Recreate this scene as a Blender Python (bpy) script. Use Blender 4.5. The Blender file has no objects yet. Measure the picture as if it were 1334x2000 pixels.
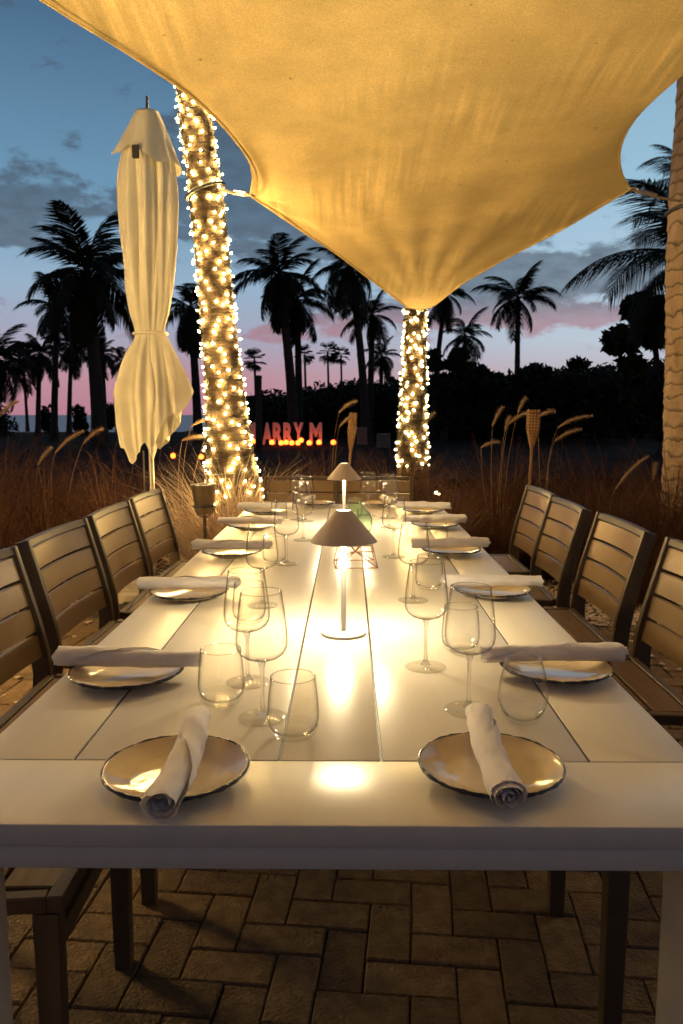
import bpy, bmesh, math, random
import numpy as np
from mathutils import Vector, Matrix, Euler
random.seed(7); rng = np.random.default_rng(7)
PI = math.pi; R = math.radians
scn = bpy.context.scene
C = scn.collection

# ------------------------------------------------------------------ camera
FPX = 1514.0; PITCH = math.atan(190/FPX); YAW = math.atan(14/FPX); EYE = 1.25
cd = bpy.data.cameras.new('camera'); cam = bpy.data.objects.new('camera', cd); C.objects.link(cam)
cam.location = (0, 0, EYE); cam.rotation_euler = (PI/2-PITCH, 0, YAW)
cd.sensor_fit = 'VERTICAL'; cd.sensor_height = 36; cd.lens = FPX*36/2000
cd.clip_start = 0.05; cd.clip_end = 6000
cd.dof.use_dof = True; cd.dof.focus_distance = 1.55; cd.dof.aperture_fstop = 12.0
scn.camera = cam
vs = scn.view_settings
vs.view_transform = 'Standard'; vs.look = 'None'; vs.exposure = 0.25; vs.gamma = 1.0; vs.use_curve_mapping = False
scn.render.engine = 'CYCLES'
cy = scn.cycles
cy.use_denoising = True; cy.max_bounces = 10; cy.diffuse_bounces = 4; cy.glossy_bounces = 4
cy.transmission_bounces = 8; cy.transparent_max_bounces = 24; cy.caustics_reflective = False; cy.caustics_refractive = False
cy.sample_clamp_indirect = 4.0; cy.sample_clamp_direct = 0

# light levels
SKY = 0.95
LAMP_DOWN = 9.8; LAMP_UP = 20.0
WARM = (1.0, 0.74, 0.34); WHITE = (1.0, 0.80, 0.47)
BULB = 640.0; BULBC = (1.0, 0.66, 0.23)

# ------------------------------------------------------------------ world: dusk sky
w = bpy.data.worlds.new('World'); scn.world = w; w.use_nodes = True
nt = w.node_tree; nt.nodes.clear()
def N(t, **k):
    n = nt.nodes.new(t)
    for a, b in k.items(): setattr(n, a, b)
    return n
def M(op, a, b=None, c=None):
    n = N('ShaderNodeMath', operation=op)
    for i, v in enumerate((a, b, c)):
        if v is None: continue
        if isinstance(v, (int, float)): n.inputs[i].default_value = v
        else: nt.links.new(v, n.inputs[i])
    return n.outputs[0]
def ramp(fac, stops):
    n = N('ShaderNodeValToRGB'); e = n.color_ramp.elements
    while len(e) < len(stops): e.new(0.5)
    for i, (p, c) in enumerate(stops): e[i].position = p; e[i].color = (*c, 1)
    nt.links.new(fac, n.inputs[0]); return n.outputs[0]
def mixc(f, a, b, bt='MIX'):
    n = N('ShaderNodeMix', data_type='RGBA', blend_type=bt)
    for s, v in ((n.inputs[0], f), (n.inputs[6], a), (n.inputs[7], b)):
        if isinstance(v, (int, float)): s.default_value = v
        elif isinstance(v, tuple): s.default_value = (*v, 1)
        else: nt.links.new(v, s)
    return n.outputs[2]
def sstep(x, a, b):
    n = N('ShaderNodeMapRange', interpolation_type='SMOOTHSTEP'); nt.links.new(x, n.inputs[0])
    n.inputs[1].default_value = a; n.inputs[2].default_value = b; return n.outputs[0]
tc = N('ShaderNodeTexCoord'); sx = N('ShaderNodeSeparateXYZ'); nt.links.new(tc.outputs['Generated'], sx.inputs[0])
el = M('MULTIPLY', M('ARCSINE', sx.outputs[2]), 57.2958)
az = M('MULTIPLY', M('ARCTAN2', sx.outputs[0], sx.outputs[1]), 57.2958)
elc = M('MAXIMUM', el, 0.0)
sky = N('ShaderNodeTexSky', sky_type='NISHITA'); sky.sun_disc = False
sky.sun_elevation = R(-3.0); sky.sun_rotation = R(-25)
grad = ramp(M('DIVIDE', elc, 60.0), [(0.0, (0.44, 0.20, 0.26)), (0.045, (0.45, 0.25, 0.31)), (0.085, (0.34, 0.33, 0.44)),
    (0.15, (0.27, 0.40, 0.54)), (0.25, (0.135, 0.28, 0.42)), (0.45, (0.046, 0.108, 0.20)), (0.75, (0.030, 0.06, 0.115)), (1.0, (0.02, 0.04, 0.09))])
cool = ramp(M('DIVIDE', elc, 60.0), [(0.0, (0.50, 0.36, 0.38)), (0.045, (0.46, 0.41, 0.46)), (0.085, (0.45, 0.53, 0.62)),
    (0.15, (0.41, 0.55, 0.68)), (0.25, (0.30, 0.49, 0.63)), (0.45, (0.19, 0.36, 0.49)), (0.75, (0.06, 0.12, 0.19)), (1.0, (0.03, 0.06, 0.12))])
side = sstep(az, -10, 20)
back = sstep(M('ABSOLUTE', az), 40, 140)
base = mixc(side, grad, cool)
base = mixc(back, base, ramp(M('DIVIDE', elc, 60.0), [(0.0, (0.13, 0.115, 0.14)), (0.2, (0.10, 0.105, 0.14)), (1.0, (0.03, 0.05, 0.10))]))
base = mixc(0.06, base, sky.outputs[0])
# clouds
cb = N('ShaderNodeCombineXYZ'); nt.links.new(M('DIVIDE', az, 3.6), cb.inputs[0]); nt.links.new(M('DIVIDE', el, 1.7), cb.inputs[1])
nz = N('ShaderNodeTexNoise'); nz.inputs['Scale'].default_value = 1.0; nz.inputs['Detail'].default_value = 7; nz.inputs['Roughness'].default_value = 0.56
nt.links.new(cb.outputs[0], nz.inputs['Vector'])
dens = M('MULTIPLY', M('SUBTRACT', nz.outputs[0], 0.5), 3.0)
def blob(a, e, sa, se, k):
    d1 = M('POWER', M('ABSOLUTE', M('DIVIDE', M('SUBTRACT', az, a), sa)), 2.0)
    d2 = M('POWER', M('ABSOLUTE', M('DIVIDE', M('SUBTRACT', el, e), se)), 2.0)
    return M('MULTIPLY', M('EXPONENT', M('MULTIPLY', M('ADD', d1, d2), -1.0)), k)
for b in [(-20.8, 13.9, 3.4, 1.6, 1.25), (-25, 11.6, 5.0, 1.0, 1.2), (-8.5, 15.5, 6.5, 3.6, 1.25), (-8, 20, 3.5, 2.6, .9), (-2, 12.5, 5.0, 2.0, 1.0),
          (15, 9.6, 8.5, 2.0, 1.35), (8.5, 8.6, 5, 1.5, .8), (14, 6.6, 12, .75, 1.0), (-3, 5.6, 6, .7, .65), (16.5, 14.8, 4, .8, .55), (1, 7.4, 6, .9, .7),
          (60, 16, 18, 4, .8), (-75, 15, 20, 5, .8)]:
    dens = M('ADD', dens, blob(*b))
cmask = sstep(dens, 0.30, 0.74)
ccol = mixc(sstep(el, 5.8, 8.6), (0.36, 0.17, 0.20), (0.062, 0.078, 0.105))
nz2 = N('ShaderNodeTexNoise'); nz2.inputs['Scale'].default_value = 2.2; nz2.inputs['Detail'].default_value = 4; nt.links.new(cb.outputs[0], nz2.inputs['Vector'])
ccol = mixc(M('MULTIPLY', nz2.outputs[0], 0.5), ccol, base)
ccol = mixc(sstep(el, 24, 40), ccol, base)
colr = mixc(M('MULTIPLY', cmask, 0.93), base, ccol)
bg = N('ShaderNodeBackground'); nt.links.new(colr, bg.inputs[0]); bg.inputs[1].default_value = SKY
out = N('ShaderNodeOutputWorld'); nt.links.new(bg.outputs[0], out.inputs[0])

# ------------------------------------------------------------------ helpers
_th, _yw = PITCH, YAW
FW = np.array([-math.sin(_yw)*math.cos(_th), math.cos(_yw)*math.cos(_th), -math.sin(_th)])
RT = np.array([math.cos(_yw), math.sin(_yw), 0]); UP = np.cross(RT, FW); EYEP = np.array([0, 0, EYE])
def ray(px, py): return FW + RT*(px-667)/FPX - UP*(py-1000)/FPX
def on_z(px, py, z):
    r = ray(px, py); p = EYEP + r*((z-EYE)/r[2]); return Vector(p)
def at_y(px, py, Y):
    r = ray(px, py); return Vector(EYEP + r*(Y/r[1]))
def project(p):
    d = np.array(p)-EYEP; zc = d @ FW; return 667+FPX*(d @ RT)/zc, 1000-FPX*(d @ UP)/zc, zc

def tag(o, label=None, cat=None, group=None, kind=None):
    if label: o['label'] = label
    if cat: o['category'] = cat
    if group: o['group'] = group
    if kind: o['kind'] = kind
    return o
def thing(name, label, cat, loc=(0, 0, 0), rz=0.0, group=None):
    o = bpy.data.objects.new(name, None); C.objects.link(o); o.empty_display_size = 0.1
    o.location = loc; o.rotation_euler = (0, 0, rz)
    return tag(o, label, cat, group)
def link(name, me, parent=None, loc=None, rot=None, scale=None):
    o = bpy.data.objects.new(name, me); C.objects.link(o)
    if parent: o.parent = parent
    if loc is not None: o.location = loc
    if rot is not None: o.rotation_euler = rot
    if scale is not None: o.scale = scale if not isinstance(scale, (int, float)) else (scale,)*3
    return o
_kids = None
def copy_tree(o, parent=None):
    c = o.copy(); C.objects.link(c)
    if parent: c.parent = parent
    for ch in list(o.children): copy_tree(ch, c)
    return c
def npmesh(name, V, F, mat, smooth=True, angle=None):
    V = np.asarray(V, float); me = bpy.data.meshes.new(name)
    if isinstance(F, np.ndarray):
        n, k = F.shape
        me.vertices.add(len(V)); me.vertices.foreach_set('co', V.ravel())
        me.loops.add(n*k); me.loops.foreach_set('vertex_index', F.ravel().astype(np.int32))
        me.polygons.add(n); me.polygons.foreach_set('loop_start', np.arange(0, n*k, k, dtype=np.int32))
        me.polygons.foreach_set('loop_total', np.full(n, k, dtype=np.int32))
        me.update(calc_edges=True); me.validate()
    else:
        me.from_pydata([tuple(v) for v in V], [], F); me.update()
    if mat: me.materials.append(mat)
    if smooth:
        me.shade_smooth()
        if angle: me.set_sharp_from_angle(angle=R(angle))
    return me
class MB:
    def __init__(s): s.v = []; s.f = []
    def add(s, V, F):
        o = len(s.v); s.v += [tuple(map(float, p)) for p in V]; s.f += [tuple(i+o for i in q) for q in F]; return s
    def box(s, c, d, bev=0.0, M4=None, seg=1):
        bm = bmesh.new(); bmesh.ops.create_cube(bm, size=1.0)
        for v in bm.verts: v.co = Vector((v.co.x*d[0], v.co.y*d[1], v.co.z*d[2]))
        if bev: bmesh.ops.bevel(bm, geom=bm.edges[:], offset=bev, segments=seg, affect='EDGES', profile=0.5)
        m = M4 or Matrix.Translation(Vector(c))
        bm.verts.ensure_lookup_table(); bm.verts.index_update()
        s.add([m @ v.co for v in bm.verts], [[v.index for v in f.verts] for f in bm.faces]); bm.free(); return s
    def tube(s, pts, rad, n=8, cap=True):
        pts = [Vector(p) for p in pts]; k = len(pts)
        if isinstance(rad, (int, float)): rad = [rad]*k
        V = []; ref = Vector((0.13, 0.27, 0.95))
        t0 = (pts[1]-pts[0]).normalized()
        if abs(t0.dot(ref)) > .9: ref = Vector((1, 0, 0))
        u = t0.cross(ref).normalized()
        for i, p in enumerate(pts):
            t = (pts[min(i+1, k-1)]-pts[max(i-1, 0)]).normalized()
            u = (u-t*u.dot(t)).normalized(); b = t.cross(u)
            for j in range(n):
                a = 2*PI*j/n; V.append(p+(u*math.cos(a)+b*math.sin(a))*rad[i])
        F = [(i*n+j, i*n+(j+1) % n, (i+1)*n+(j+1) % n, (i+1)*n+j) for i in range(k-1) for j in range(n)]
        if cap: F += [tuple(reversed(range(n))), tuple(range((k-1)*n, k*n))]
        return s.add(V, F)
    def lathe(s, prof, n=32, c=(0, 0, 0)):
        V = []; F = []; idx = []
        for (r, z) in prof:
            if r < 1e-6: idx.append([len(V)]*n); V.append((c[0], c[1], c[2]+z))
            else:
                idx.append(list(range(len(V), len(V)+n)))
                V += [(c[0]+r*math.cos(2*PI*j/n), c[1]+r*math.sin(2*PI*j/n), c[2]+z) for j in range(n)]
        for i in range(len(prof)-1):
            for j in range(n):
                q = [idx[i][j], idx[i][(j+1) % n], idx[i+1][(j+1) % n], idx[i+1][j]]
                q2 = []
                for x in q:
                    if x not in q2: q2.append(x)
                if len(q2) > 2: F.append(q2)
        return s.add(V, F)
    def mesh(s, name, mat, smooth=True, angle=35):
        return npmesh(name, np.array(s.v), s.f, mat, smooth, angle)
    def obj(s, name, mat, parent=None, smooth=True, angle=35, **k):
        return link(name, s.mesh(name, mat, smooth, angle), parent, **k)

# ------------------------------------------------------------------ materials
def mat(name, col, rough=.5, metal=0., var=.12, vs=8., bump=0., bs=60., spec=.5, coat=0., col2=None, stretch=(1, 1, 1), rnd=0., trl=0., rvar=0.):
    m = bpy.data.materials.new(name); m.use_nodes = True; t = m.node_tree; b = t.nodes['Principled BSDF']; L = t.links.new
    tc = t.nodes.new('ShaderNodeTexCoord'); mp = t.nodes.new('ShaderNodeMapping'); mp.inputs['Scale'].default_value = stretch
    L(tc.outputs['Object'], mp.inputs[0])
    nz = t.nodes.new('ShaderNodeTexNoise'); nz.inputs['Scale'].default_value = vs; nz.inputs['Detail'].default_value = 6; L(mp.outputs[0], nz.inputs['Vector'])
    cr = t.nodes.new('ShaderNodeValToRGB'); e = cr.color_ramp.elements; e[0].position = .3; e[1].position = .7
    c2 = col2 or tuple(min(1, c*(1+var)) for c in col); c1 = col if col2 else tuple(c*(1-var) for c in col)
    e[0].color = (*c1, 1); e[1].color = (*c2, 1); L(nz.outputs[0], cr.inputs[0]); co = cr.outputs[0]
    if rnd:
        oi = t.nodes.new('ShaderNodeObjectInfo'); mr = t.nodes.new('ShaderNodeMapRange'); L(oi.outputs['Random'], mr.inputs[0])
        mr.inputs[3].default_value = 1-rnd; mr.inputs[4].default_value = 1+rnd
        mx = t.nodes.new('ShaderNodeVectorMath'); mx.operation = 'SCALE'; L(co, mx.inputs[0]); L(mr.outputs[0], mx.inputs['Scale']); co = mx.outputs[0]
    L(co, b.inputs['Base Color'])
    b.inputs['Roughness'].default_value = rough; b.inputs['Metallic'].default_value = metal; b.inputs['Specular IOR Level'].default_value = spec
    b.inputs['Coat Weight'].default_value = coat; b.inputs['Coat Roughness'].default_value = .1
    if rvar:
        mr = t.nodes.new('ShaderNodeMapRange'); L(nz.outputs[0], mr.inputs[0]); mr.inputs[1].default_value = .3; mr.inputs[2].default_value = .7
        mr.inputs[3].default_value = rough-rvar; mr.inputs[4].default_value = rough+rvar; L(mr.outputs[0], b.inputs['Roughness'])
    if bump:
        n2 = t.nodes.new('ShaderNodeTexNoise'); n2.inputs['Scale'].default_value = bs; n2.inputs['Detail'].default_value = 5; L(mp.outputs[0], n2.inputs['Vector'])
        bp = t.nodes.new('ShaderNodeBump'); bp.inputs['Strength'].default_value = bump; bp.inputs['Distance'].default_value = .01
        L(n2.outputs[0], bp.inputs['Height']); L(bp.outputs[0], b.inputs['Normal'])
    if trl:
        tr = t.nodes.new('ShaderNodeBsdfTranslucent'); L(co, tr.inputs[0]); ms = t.nodes.new('ShaderNodeMixShader'); ms.inputs[0].default_value = trl
        L(b.outputs[0], ms.inputs[1]); L(tr.outputs[0], ms.inputs[2]); L(ms.outputs[0], t.nodes['Material Output'].inputs[0])
    return m
def emit(name, col, s):
    m = bpy.data.materials.new(name); m.use_nodes = True; t = m.node_tree; t.nodes.clear()
    e = t.nodes.new('ShaderNodeEmission'); e.inputs[0].default_value = (*col, 1); e.inputs[1].default_value = s
    o = t.nodes.new('ShaderNodeOutputMaterial'); t.links.new(e.outputs[0], o.inputs[0]); return m
def thin_glass(name, tint=(.997, .997, .992), edge=(.26, .25, .20), r0=.028, er=.75):
    m = bpy.data.materials.new(name); m.use_nodes = True; t = m.node_tree; t.nodes.clear(); L = t.links.new
    lw = t.nodes.new('ShaderNodeLayerWeight'); lw.inputs[0].default_value = .5
    pw = t.nodes.new('ShaderNodeMath'); pw.operation = 'POWER'; L(lw.outputs['Facing'], pw.inputs[0]); pw.inputs[1].default_value = 5.5
    mx = t.nodes.new('ShaderNodeMix'); mx.data_type = 'RGBA'; mx.inputs[6].default_value = (*tint, 1); mx.inputs[7].default_value = (*edge, 1); L(pw.outputs[0], mx.inputs[0])
    tr = t.nodes.new('ShaderNodeBsdfTransparent'); L(mx.outputs[2], tr.inputs[0])
    gl = t.nodes.new('ShaderNodeBsdfGlossy'); gl.inputs['Roughness'].default_value = .015
    fm = t.nodes.new('ShaderNodeMath'); fm.operation = 'MULTIPLY_ADD'; L(pw.outputs[0], fm.inputs[0]); fm.inputs[1].default_value = er; fm.inputs[2].default_value = r0
    ms = t.nodes.new('ShaderNodeMixShader'); L(fm.outputs[0], ms.inputs[0]); L(tr.outputs[0], ms.inputs[1]); L(gl.outputs[0], ms.inputs[2])
    o = t.nodes.new('ShaderNodeOutputMaterial'); L(ms.outputs[0], o.inputs[0]); return m
def thick_glass(name, col=(1, 1, 1)):
    m = bpy.data.materials.new(name); m.use_nodes = True; t = m.node_tree; t.nodes.clear(); L = t.links.new
    g = t.nodes.new('ShaderNodeBsdfGlass'); g.inputs['Color'].default_value = (*col, 1); g.inputs['Roughness'].default_value = .0; g.inputs['IOR'].default_value = 1.45
    tr = t.nodes.new('ShaderNodeBsdfTransparent'); ms = t.nodes.new('ShaderNodeMixShader'); ms.inputs[0].default_value = .62
    L(g.outputs[0], ms.inputs[1]); L(tr.outputs[0], ms.inputs[2])
    o = t.nodes.new('ShaderNodeOutputMaterial'); L(ms.outputs[0], o.inputs[0]); return m
def sail_mat():
    m = mat('sail_cloth', (.70, .525, .25), .85, var=.08, vs=1.1, spec=.15, trl=.12)
    t = m.node_tree; L = t.links.new; b = t.nodes['Principled BSDF']
    tc = t.nodes.new('ShaderNodeTexCoord')
    # long faint streaks running with the weave, blotchy stains, mildew specks
    mp = t.nodes.new('ShaderNodeMapping'); mp.inputs['Scale'].default_value = (11, .5, 1); L(tc.outputs['Object'], mp.inputs[0])
    s1 = t.nodes.new('ShaderNodeTexNoise'); s1.inputs['Scale'].default_value = 1.6; s1.inputs['Detail'].default_value = 6; L(mp.outputs[0], s1.inputs['Vector'])
    s2 = t.nodes.new('ShaderNodeTexNoise'); s2.inputs['Scale'].default_value = 1.5; s2.inputs['Detail'].default_value = 9; s2.inputs['Roughness'].default_value = .65; L(tc.outputs['Object'], s2.inputs['Vector'])
    s3 = t.nodes.new('ShaderNodeTexVoronoi'); s3.inputs['Scale'].default_value = 6.0; L(tc.outputs['Object'], s3.inputs['Vector'])
    def rm(src, a, b_, lo, hi):
        n = t.nodes.new('ShaderNodeMapRange'); L(src, n.inputs[0]); n.inputs[1].default_value = a; n.inputs[2].default_value = b_; n.inputs[3].default_value = lo; n.inputs[4].default_value = hi; return n.outputs[0]
    def mul(a, c):
        n = t.nodes.new('ShaderNodeMath'); n.operation = 'MULTIPLY'; L(a, n.inputs[0]); L(c, n.inputs[1]); return n.outputs[0]
    s4 = t.nodes.new('ShaderNodeTexNoise'); s4.inputs['Scale'].default_value = 130; s4.inputs['Detail'].default_value = 2; L(tc.outputs['Object'], s4.inputs['Vector'])
    s5 = t.nodes.new('ShaderNodeTexNoise'); s5.inputs['Scale'].default_value = .7; s5.inputs['Detail'].default_value = 3; L(tc.outputs['Object'], s5.inputs['Vector'])
    sw = t.nodes.new('ShaderNodeMix'); sw.inputs[2].default_value = 1.0; L(rm(s5.outputs[0], .45, .62, 0, 1), sw.inputs[0]); L(rm(s1.outputs[0], .35, .65, .74, 1.18), sw.inputs[3])
    f = mul(mul(mul(sw.outputs[0], rm(s2.outputs[0], .40, .60, .83, 1.05)), rm(s3.outputs['Distance'], .025, .07, .5, 1.0)), rm(s4.outputs[0], .3, .7, .84, 1.16))
    src = b.inputs['Base Color'].links[0].from_socket
    sc = t.nodes.new('ShaderNodeVectorMath'); sc.operation = 'SCALE'; L(src, sc.inputs[0]); L(f, sc.inputs['Scale'])
    L(sc.outputs[0], b.inputs['Base Color'])
    for n in t.nodes:
        if n.type == 'BSDF_TRANSLUCENT': L(sc.outputs[0], n.inputs[0])
    mw = t.nodes.new('ShaderNodeMapping'); mw.inputs['Scale'].default_value = (1, 1, .2); L(tc.outputs['Object'], mw.inputs[0])
    wv = t.nodes.new('ShaderNodeTexNoise'); wv.inputs['Scale'].default_value = 5; wv.inputs['Detail'].default_value = 8; L(mw.outputs[0], wv.inputs['Vector'])
    w1 = t.nodes.new('ShaderNodeTexWave'); w1.inputs['Scale'].default_value = 45; w1.inputs['Distortion'].default_value = 1.0; w1.bands_direction = 'Y'; L(tc.outputs['Object'], w1.inputs['Vector'])
    ad = t.nodes.new('ShaderNodeMath'); ad.operation = 'MULTIPLY_ADD'; L(wv.outputs[0], ad.inputs[0]); ad.inputs[1].default_value = 4.0; L(w1.outputs['Fac'], ad.inputs[2])
    bp = t.nodes.new('ShaderNodeBump'); bp.inputs['Strength'].default_value = .25; bp.inputs['Distance'].default_value = .01; L(ad.outputs[0], bp.inputs['Height']); L(bp.outputs[0], b.inputs['Normal'])
    return m

MT = dict(
    paint=mat('table_paint', (.73, .68, .59), .30, var=.035, vs=10, bump=.03, bs=160, spec=.4, stretch=(2.5, .3, 2.5), rvar=.015),
    glaze=mat('plate_glaze', (.64, .53, .37), .07, var=.08, vs=14, spec=.6, coat=.5, bump=.03, bs=30),
    rim=mat('plate_rim', (.018, .02, .03), .2, var=.5, vs=120),
    linen=mat('napkin_linen', (.84, .79, .77), .9, var=.05, vs=30, bump=.35, bs=500, spec=.15, trl=.12),
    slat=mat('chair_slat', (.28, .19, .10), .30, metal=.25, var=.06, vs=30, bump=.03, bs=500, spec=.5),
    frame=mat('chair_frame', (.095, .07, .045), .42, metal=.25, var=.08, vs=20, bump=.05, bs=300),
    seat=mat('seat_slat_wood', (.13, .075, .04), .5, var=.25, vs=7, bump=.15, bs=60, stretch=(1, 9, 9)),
    brick=mat('paver_brick', (.10, .057, .026), .85, var=.32, vs=22, bump=1.0, bs=110, rnd=.30, col2=(.19, .118, .054)),
    joint=mat('paver_joint', (.045, .032, .022), .95, var=.4, vs=30, bump=.8, bs=120),
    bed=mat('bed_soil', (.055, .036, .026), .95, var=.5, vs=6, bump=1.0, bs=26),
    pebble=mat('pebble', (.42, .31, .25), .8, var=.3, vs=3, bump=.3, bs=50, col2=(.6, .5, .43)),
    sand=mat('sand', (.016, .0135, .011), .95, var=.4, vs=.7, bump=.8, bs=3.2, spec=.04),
    shade=mat('lamp_shade', (.50, .41, .36), .55, var=.04, vs=40, bump=.08, bs=700),
    lampwhite=mat('lamp_white', (.80, .77, .72), .4, var=.03),
    copper=mat('copper_wire', (.50, .20, .10), .42, metal=1, var=.2, vs=30),
    wax=mat('candle_wax', (.8, .74, .5), .5, var=.05, trl=.4),
    canvas=mat('umbrella_canvas', (.77, .71, .57), .9, var=.10, vs=5, bump=.25, bs=160, spec=.15, trl=.1),
    steel=mat('steel', (.55, .5, .42), .3, metal=1, var=.12, vs=12),
    dark=mat('dark_metal', (.03, .027, .024), .5, var=.3),
    concrete=mat('umbrella_base_stone', (.46, .40, .32), .8, var=.15, vs=14, bump=.4, bs=90),
    bark=mat('palm_bark', (.035, .022, .012), .9, var=.45, vs=9, bump=1.0, bs=28, stretch=(1, 1, 2.2), col2=(.13, .085, .045)),
    ringbark=mat('ringed_palm_bark', (.27, .18, .115), .9, var=.3, vs=7, bump=.9, bs=34, stretch=(1.6, 1.6, .8), col2=(.42, .30, .21)),
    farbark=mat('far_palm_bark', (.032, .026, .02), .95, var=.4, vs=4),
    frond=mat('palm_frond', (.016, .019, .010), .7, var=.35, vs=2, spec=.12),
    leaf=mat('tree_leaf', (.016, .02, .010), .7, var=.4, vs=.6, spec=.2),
    grass=mat('fountain_grass', (.036, .014, .009), .75, var=.55, vs=1.6, col2=(.15, .068, .036), spec=.2, trl=.25),
    grassl=mat('pale_grass', (.36, .25, .18), .75, var=.4, vs=2.5, col2=(.58, .46, .36), spec=.2, trl=.3),
    plume=mat('grass_plume', (.36, .25, .17), .9, var=.25, vs=20, spec=.1, trl=.4),
    bamboo=mat('bamboo', (.27, .14, .06), .6, var=.35, vs=9, stretch=(3, 3, .5), bump=.3, bs=40),
    letter=mat('letter_white', (.62, .52, .5), .6, var=.06),
    boat=mat('boat_hull', (.6, .6, .58), .4, var=.1, vs=1),
    rope=mat('rope', (.34, .25, .16), .9, var=.3, vs=60, bump=.6, bs=200),
    wire=mat('light_wire', (.02, .025, .015), .6, var=.2),
    sail=sail_mat(),
    glass=thin_glass('thin_glass'), footg=thin_glass('foot_glass', (.995, .995, .98), (.86, .86, .80), .035, .5), crate=mat('crate_board', (.16, .15, .14), .8, var=.2), lip=thin_glass('lip_glass', (.99, .99, .97), (.85, .85, .8), .34, .5), foot=thick_glass('solid_glass', (.99, .99, .97)), vase=thin_glass('green_glass', (.86, .95, .86), (.30, .42, .30)),
    bulb=emit('bulb_glow', BULBC, BULB), led=emit('led_glow', (1, .86, .58), 30.), flame=emit('flame_glow', (1, .55, .12), 14.),
    globe=emit('lantern_glow', (1, .105, .012), 8.5),
)
def add_rings(m, scale, lo):
    t = m.node_tree; L = t.links.new; b = t.nodes['Principled BSDF']; tc = t.nodes.new('ShaderNodeTexCoord')
    wv = t.nodes.new('ShaderNodeTexWave'); wv.bands_direction = 'Z'; wv.wave_profile = 'SAW'; wv.inputs['Scale'].default_value = scale; wv.inputs['Distortion'].default_value = 5.0; wv.inputs['Detail'].default_value = 3; wv.inputs['Detail Scale'].default_value = 2.0
    L(tc.outputs['Object'], wv.inputs['Vector'])
    cr = t.nodes.new('ShaderNodeValToRGB'); e = cr.color_ramp.elements; e[0].position = 0; e[0].color = (lo, lo, lo, 1); e[1].position = .28; e[1].color = (1, 1, 1, 1); L(wv.outputs['Fac'], cr.inputs[0])
    mx = t.nodes.new('ShaderNodeMix'); mx.data_type = 'RGBA'; mx.blend_type = 'MULTIPLY'; mx.inputs[0].default_value = 1; L(b.inputs['Base Color'].links[0].from_socket, mx.inputs[6]); L(cr.outputs[0], mx.inputs[7]); L(mx.outputs[2], b.inputs['Base Color'])
add_rings(MT['ringbark'], 2.9, .22); add_rings(MT['bark'], 2.6, .45)
def water(name, col, rough, bs, bump):
    m = mat(name, col, rough, var=.1, vs=.5, bump=bump, bs=bs, spec=.5, stretch=(.5, 1.6, 1)); return m
MT['sea'] = water('sea_water', (.10, .17, .17), .35, .6, .5); MT['pond'] = water('pond_water', (.012, .014, .014), .04, 1.6, .06)

def wob(x, y, seed, k=5):
    r = np.random.default_rng(seed); s = 0
    for i in range(k):
        a, b, c, d = r.uniform(.6, 2.2, 4)*np.array([1, 1, 1, 1]); s = s+np.sin(x*a*(1+i*.7)+r.uniform(0, 6))*np.cos(y*b*(1+i*.7)+r.uniform(0, 6))/(1+i*.6)
    return s/2.2

# ------------------------------------------------------------------ ground, sea, pond
xs = np.concatenate([np.linspace(-2500, -60, 10), np.linspace(-50, 50, 41), np.linspace(60, 2500, 10)])
ys = np.concatenate([np.linspace(-40, 0, 8), np.linspace(2, 110, 70), np.linspace(130, 4500, 12)])
X, Y = np.meshgrid(xs, ys)
Zg = -.035+0*X+np.where((Y > 9) & (Y < 90), .05*wob(X*.25, Y*.25, 3)-.03, 0)*np.clip((Y-9)/8, 0, 1)
shore = 58+np.where(X > -2, 0, 0); Zg = np.where(Y > 60, Zg-np.clip((Y-60)/18, 0, 1)*1.6, Zg)
pd = np.clip(1-(((X-8.0)/7.2)**4+((Y-13.4)/4.0)**4), 0, 1); Zg -= np.where(pd > 0, .28*np.sqrt(pd), 0)
V = np.stack([X, Y, Zg], -1).reshape(-1, 3); nx, ny = len(xs), len(ys)
Q = np.array([[j*nx+i, j*nx+i+1, (j+1)*nx+i+1, (j+1)*nx+i] for j in range(ny-1) for i in range(nx-1)])
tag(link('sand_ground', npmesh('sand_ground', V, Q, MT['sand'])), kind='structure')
tag(link('sea', npmesh('sea', [(-2600, 62, -.42), (2600, 62, -.42), (2600, 4600, -.42), (-2600, 4600, -.42)], [(0, 1, 2, 3)], MT['sea'])), kind='structure')
pv = [(8+7.6*math.copysign(abs(math.cos(a))**.6, math.cos(a))+.25*math.sin(a*7), 13.4+4.1*math.copysign(abs(math.sin(a))**.6, math.sin(a))+.12*math.sin(a*11+1), -.12) for a in np.linspace(0, 2*PI, 72, endpoint=False)]
tag(link('pond', npmesh('pond', pv, [tuple(range(72))], MT['pond'])), kind='structure')
# planting bed sheet round the patio
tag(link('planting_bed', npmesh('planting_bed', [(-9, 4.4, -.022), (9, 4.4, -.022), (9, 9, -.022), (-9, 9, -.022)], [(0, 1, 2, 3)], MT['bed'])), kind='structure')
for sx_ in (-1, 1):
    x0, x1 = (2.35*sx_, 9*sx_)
    tag(link('planting_bed', npmesh('planting_bed', [(min(x0, x1), -3, -.026), (max(x0, x1), -3, -.026), (max(x0, x1), 4.39, -.026), (min(x0, x1), 4.39, -.026)], [(0, 1, 2, 3)], MT['bed'])), kind='structure')

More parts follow.
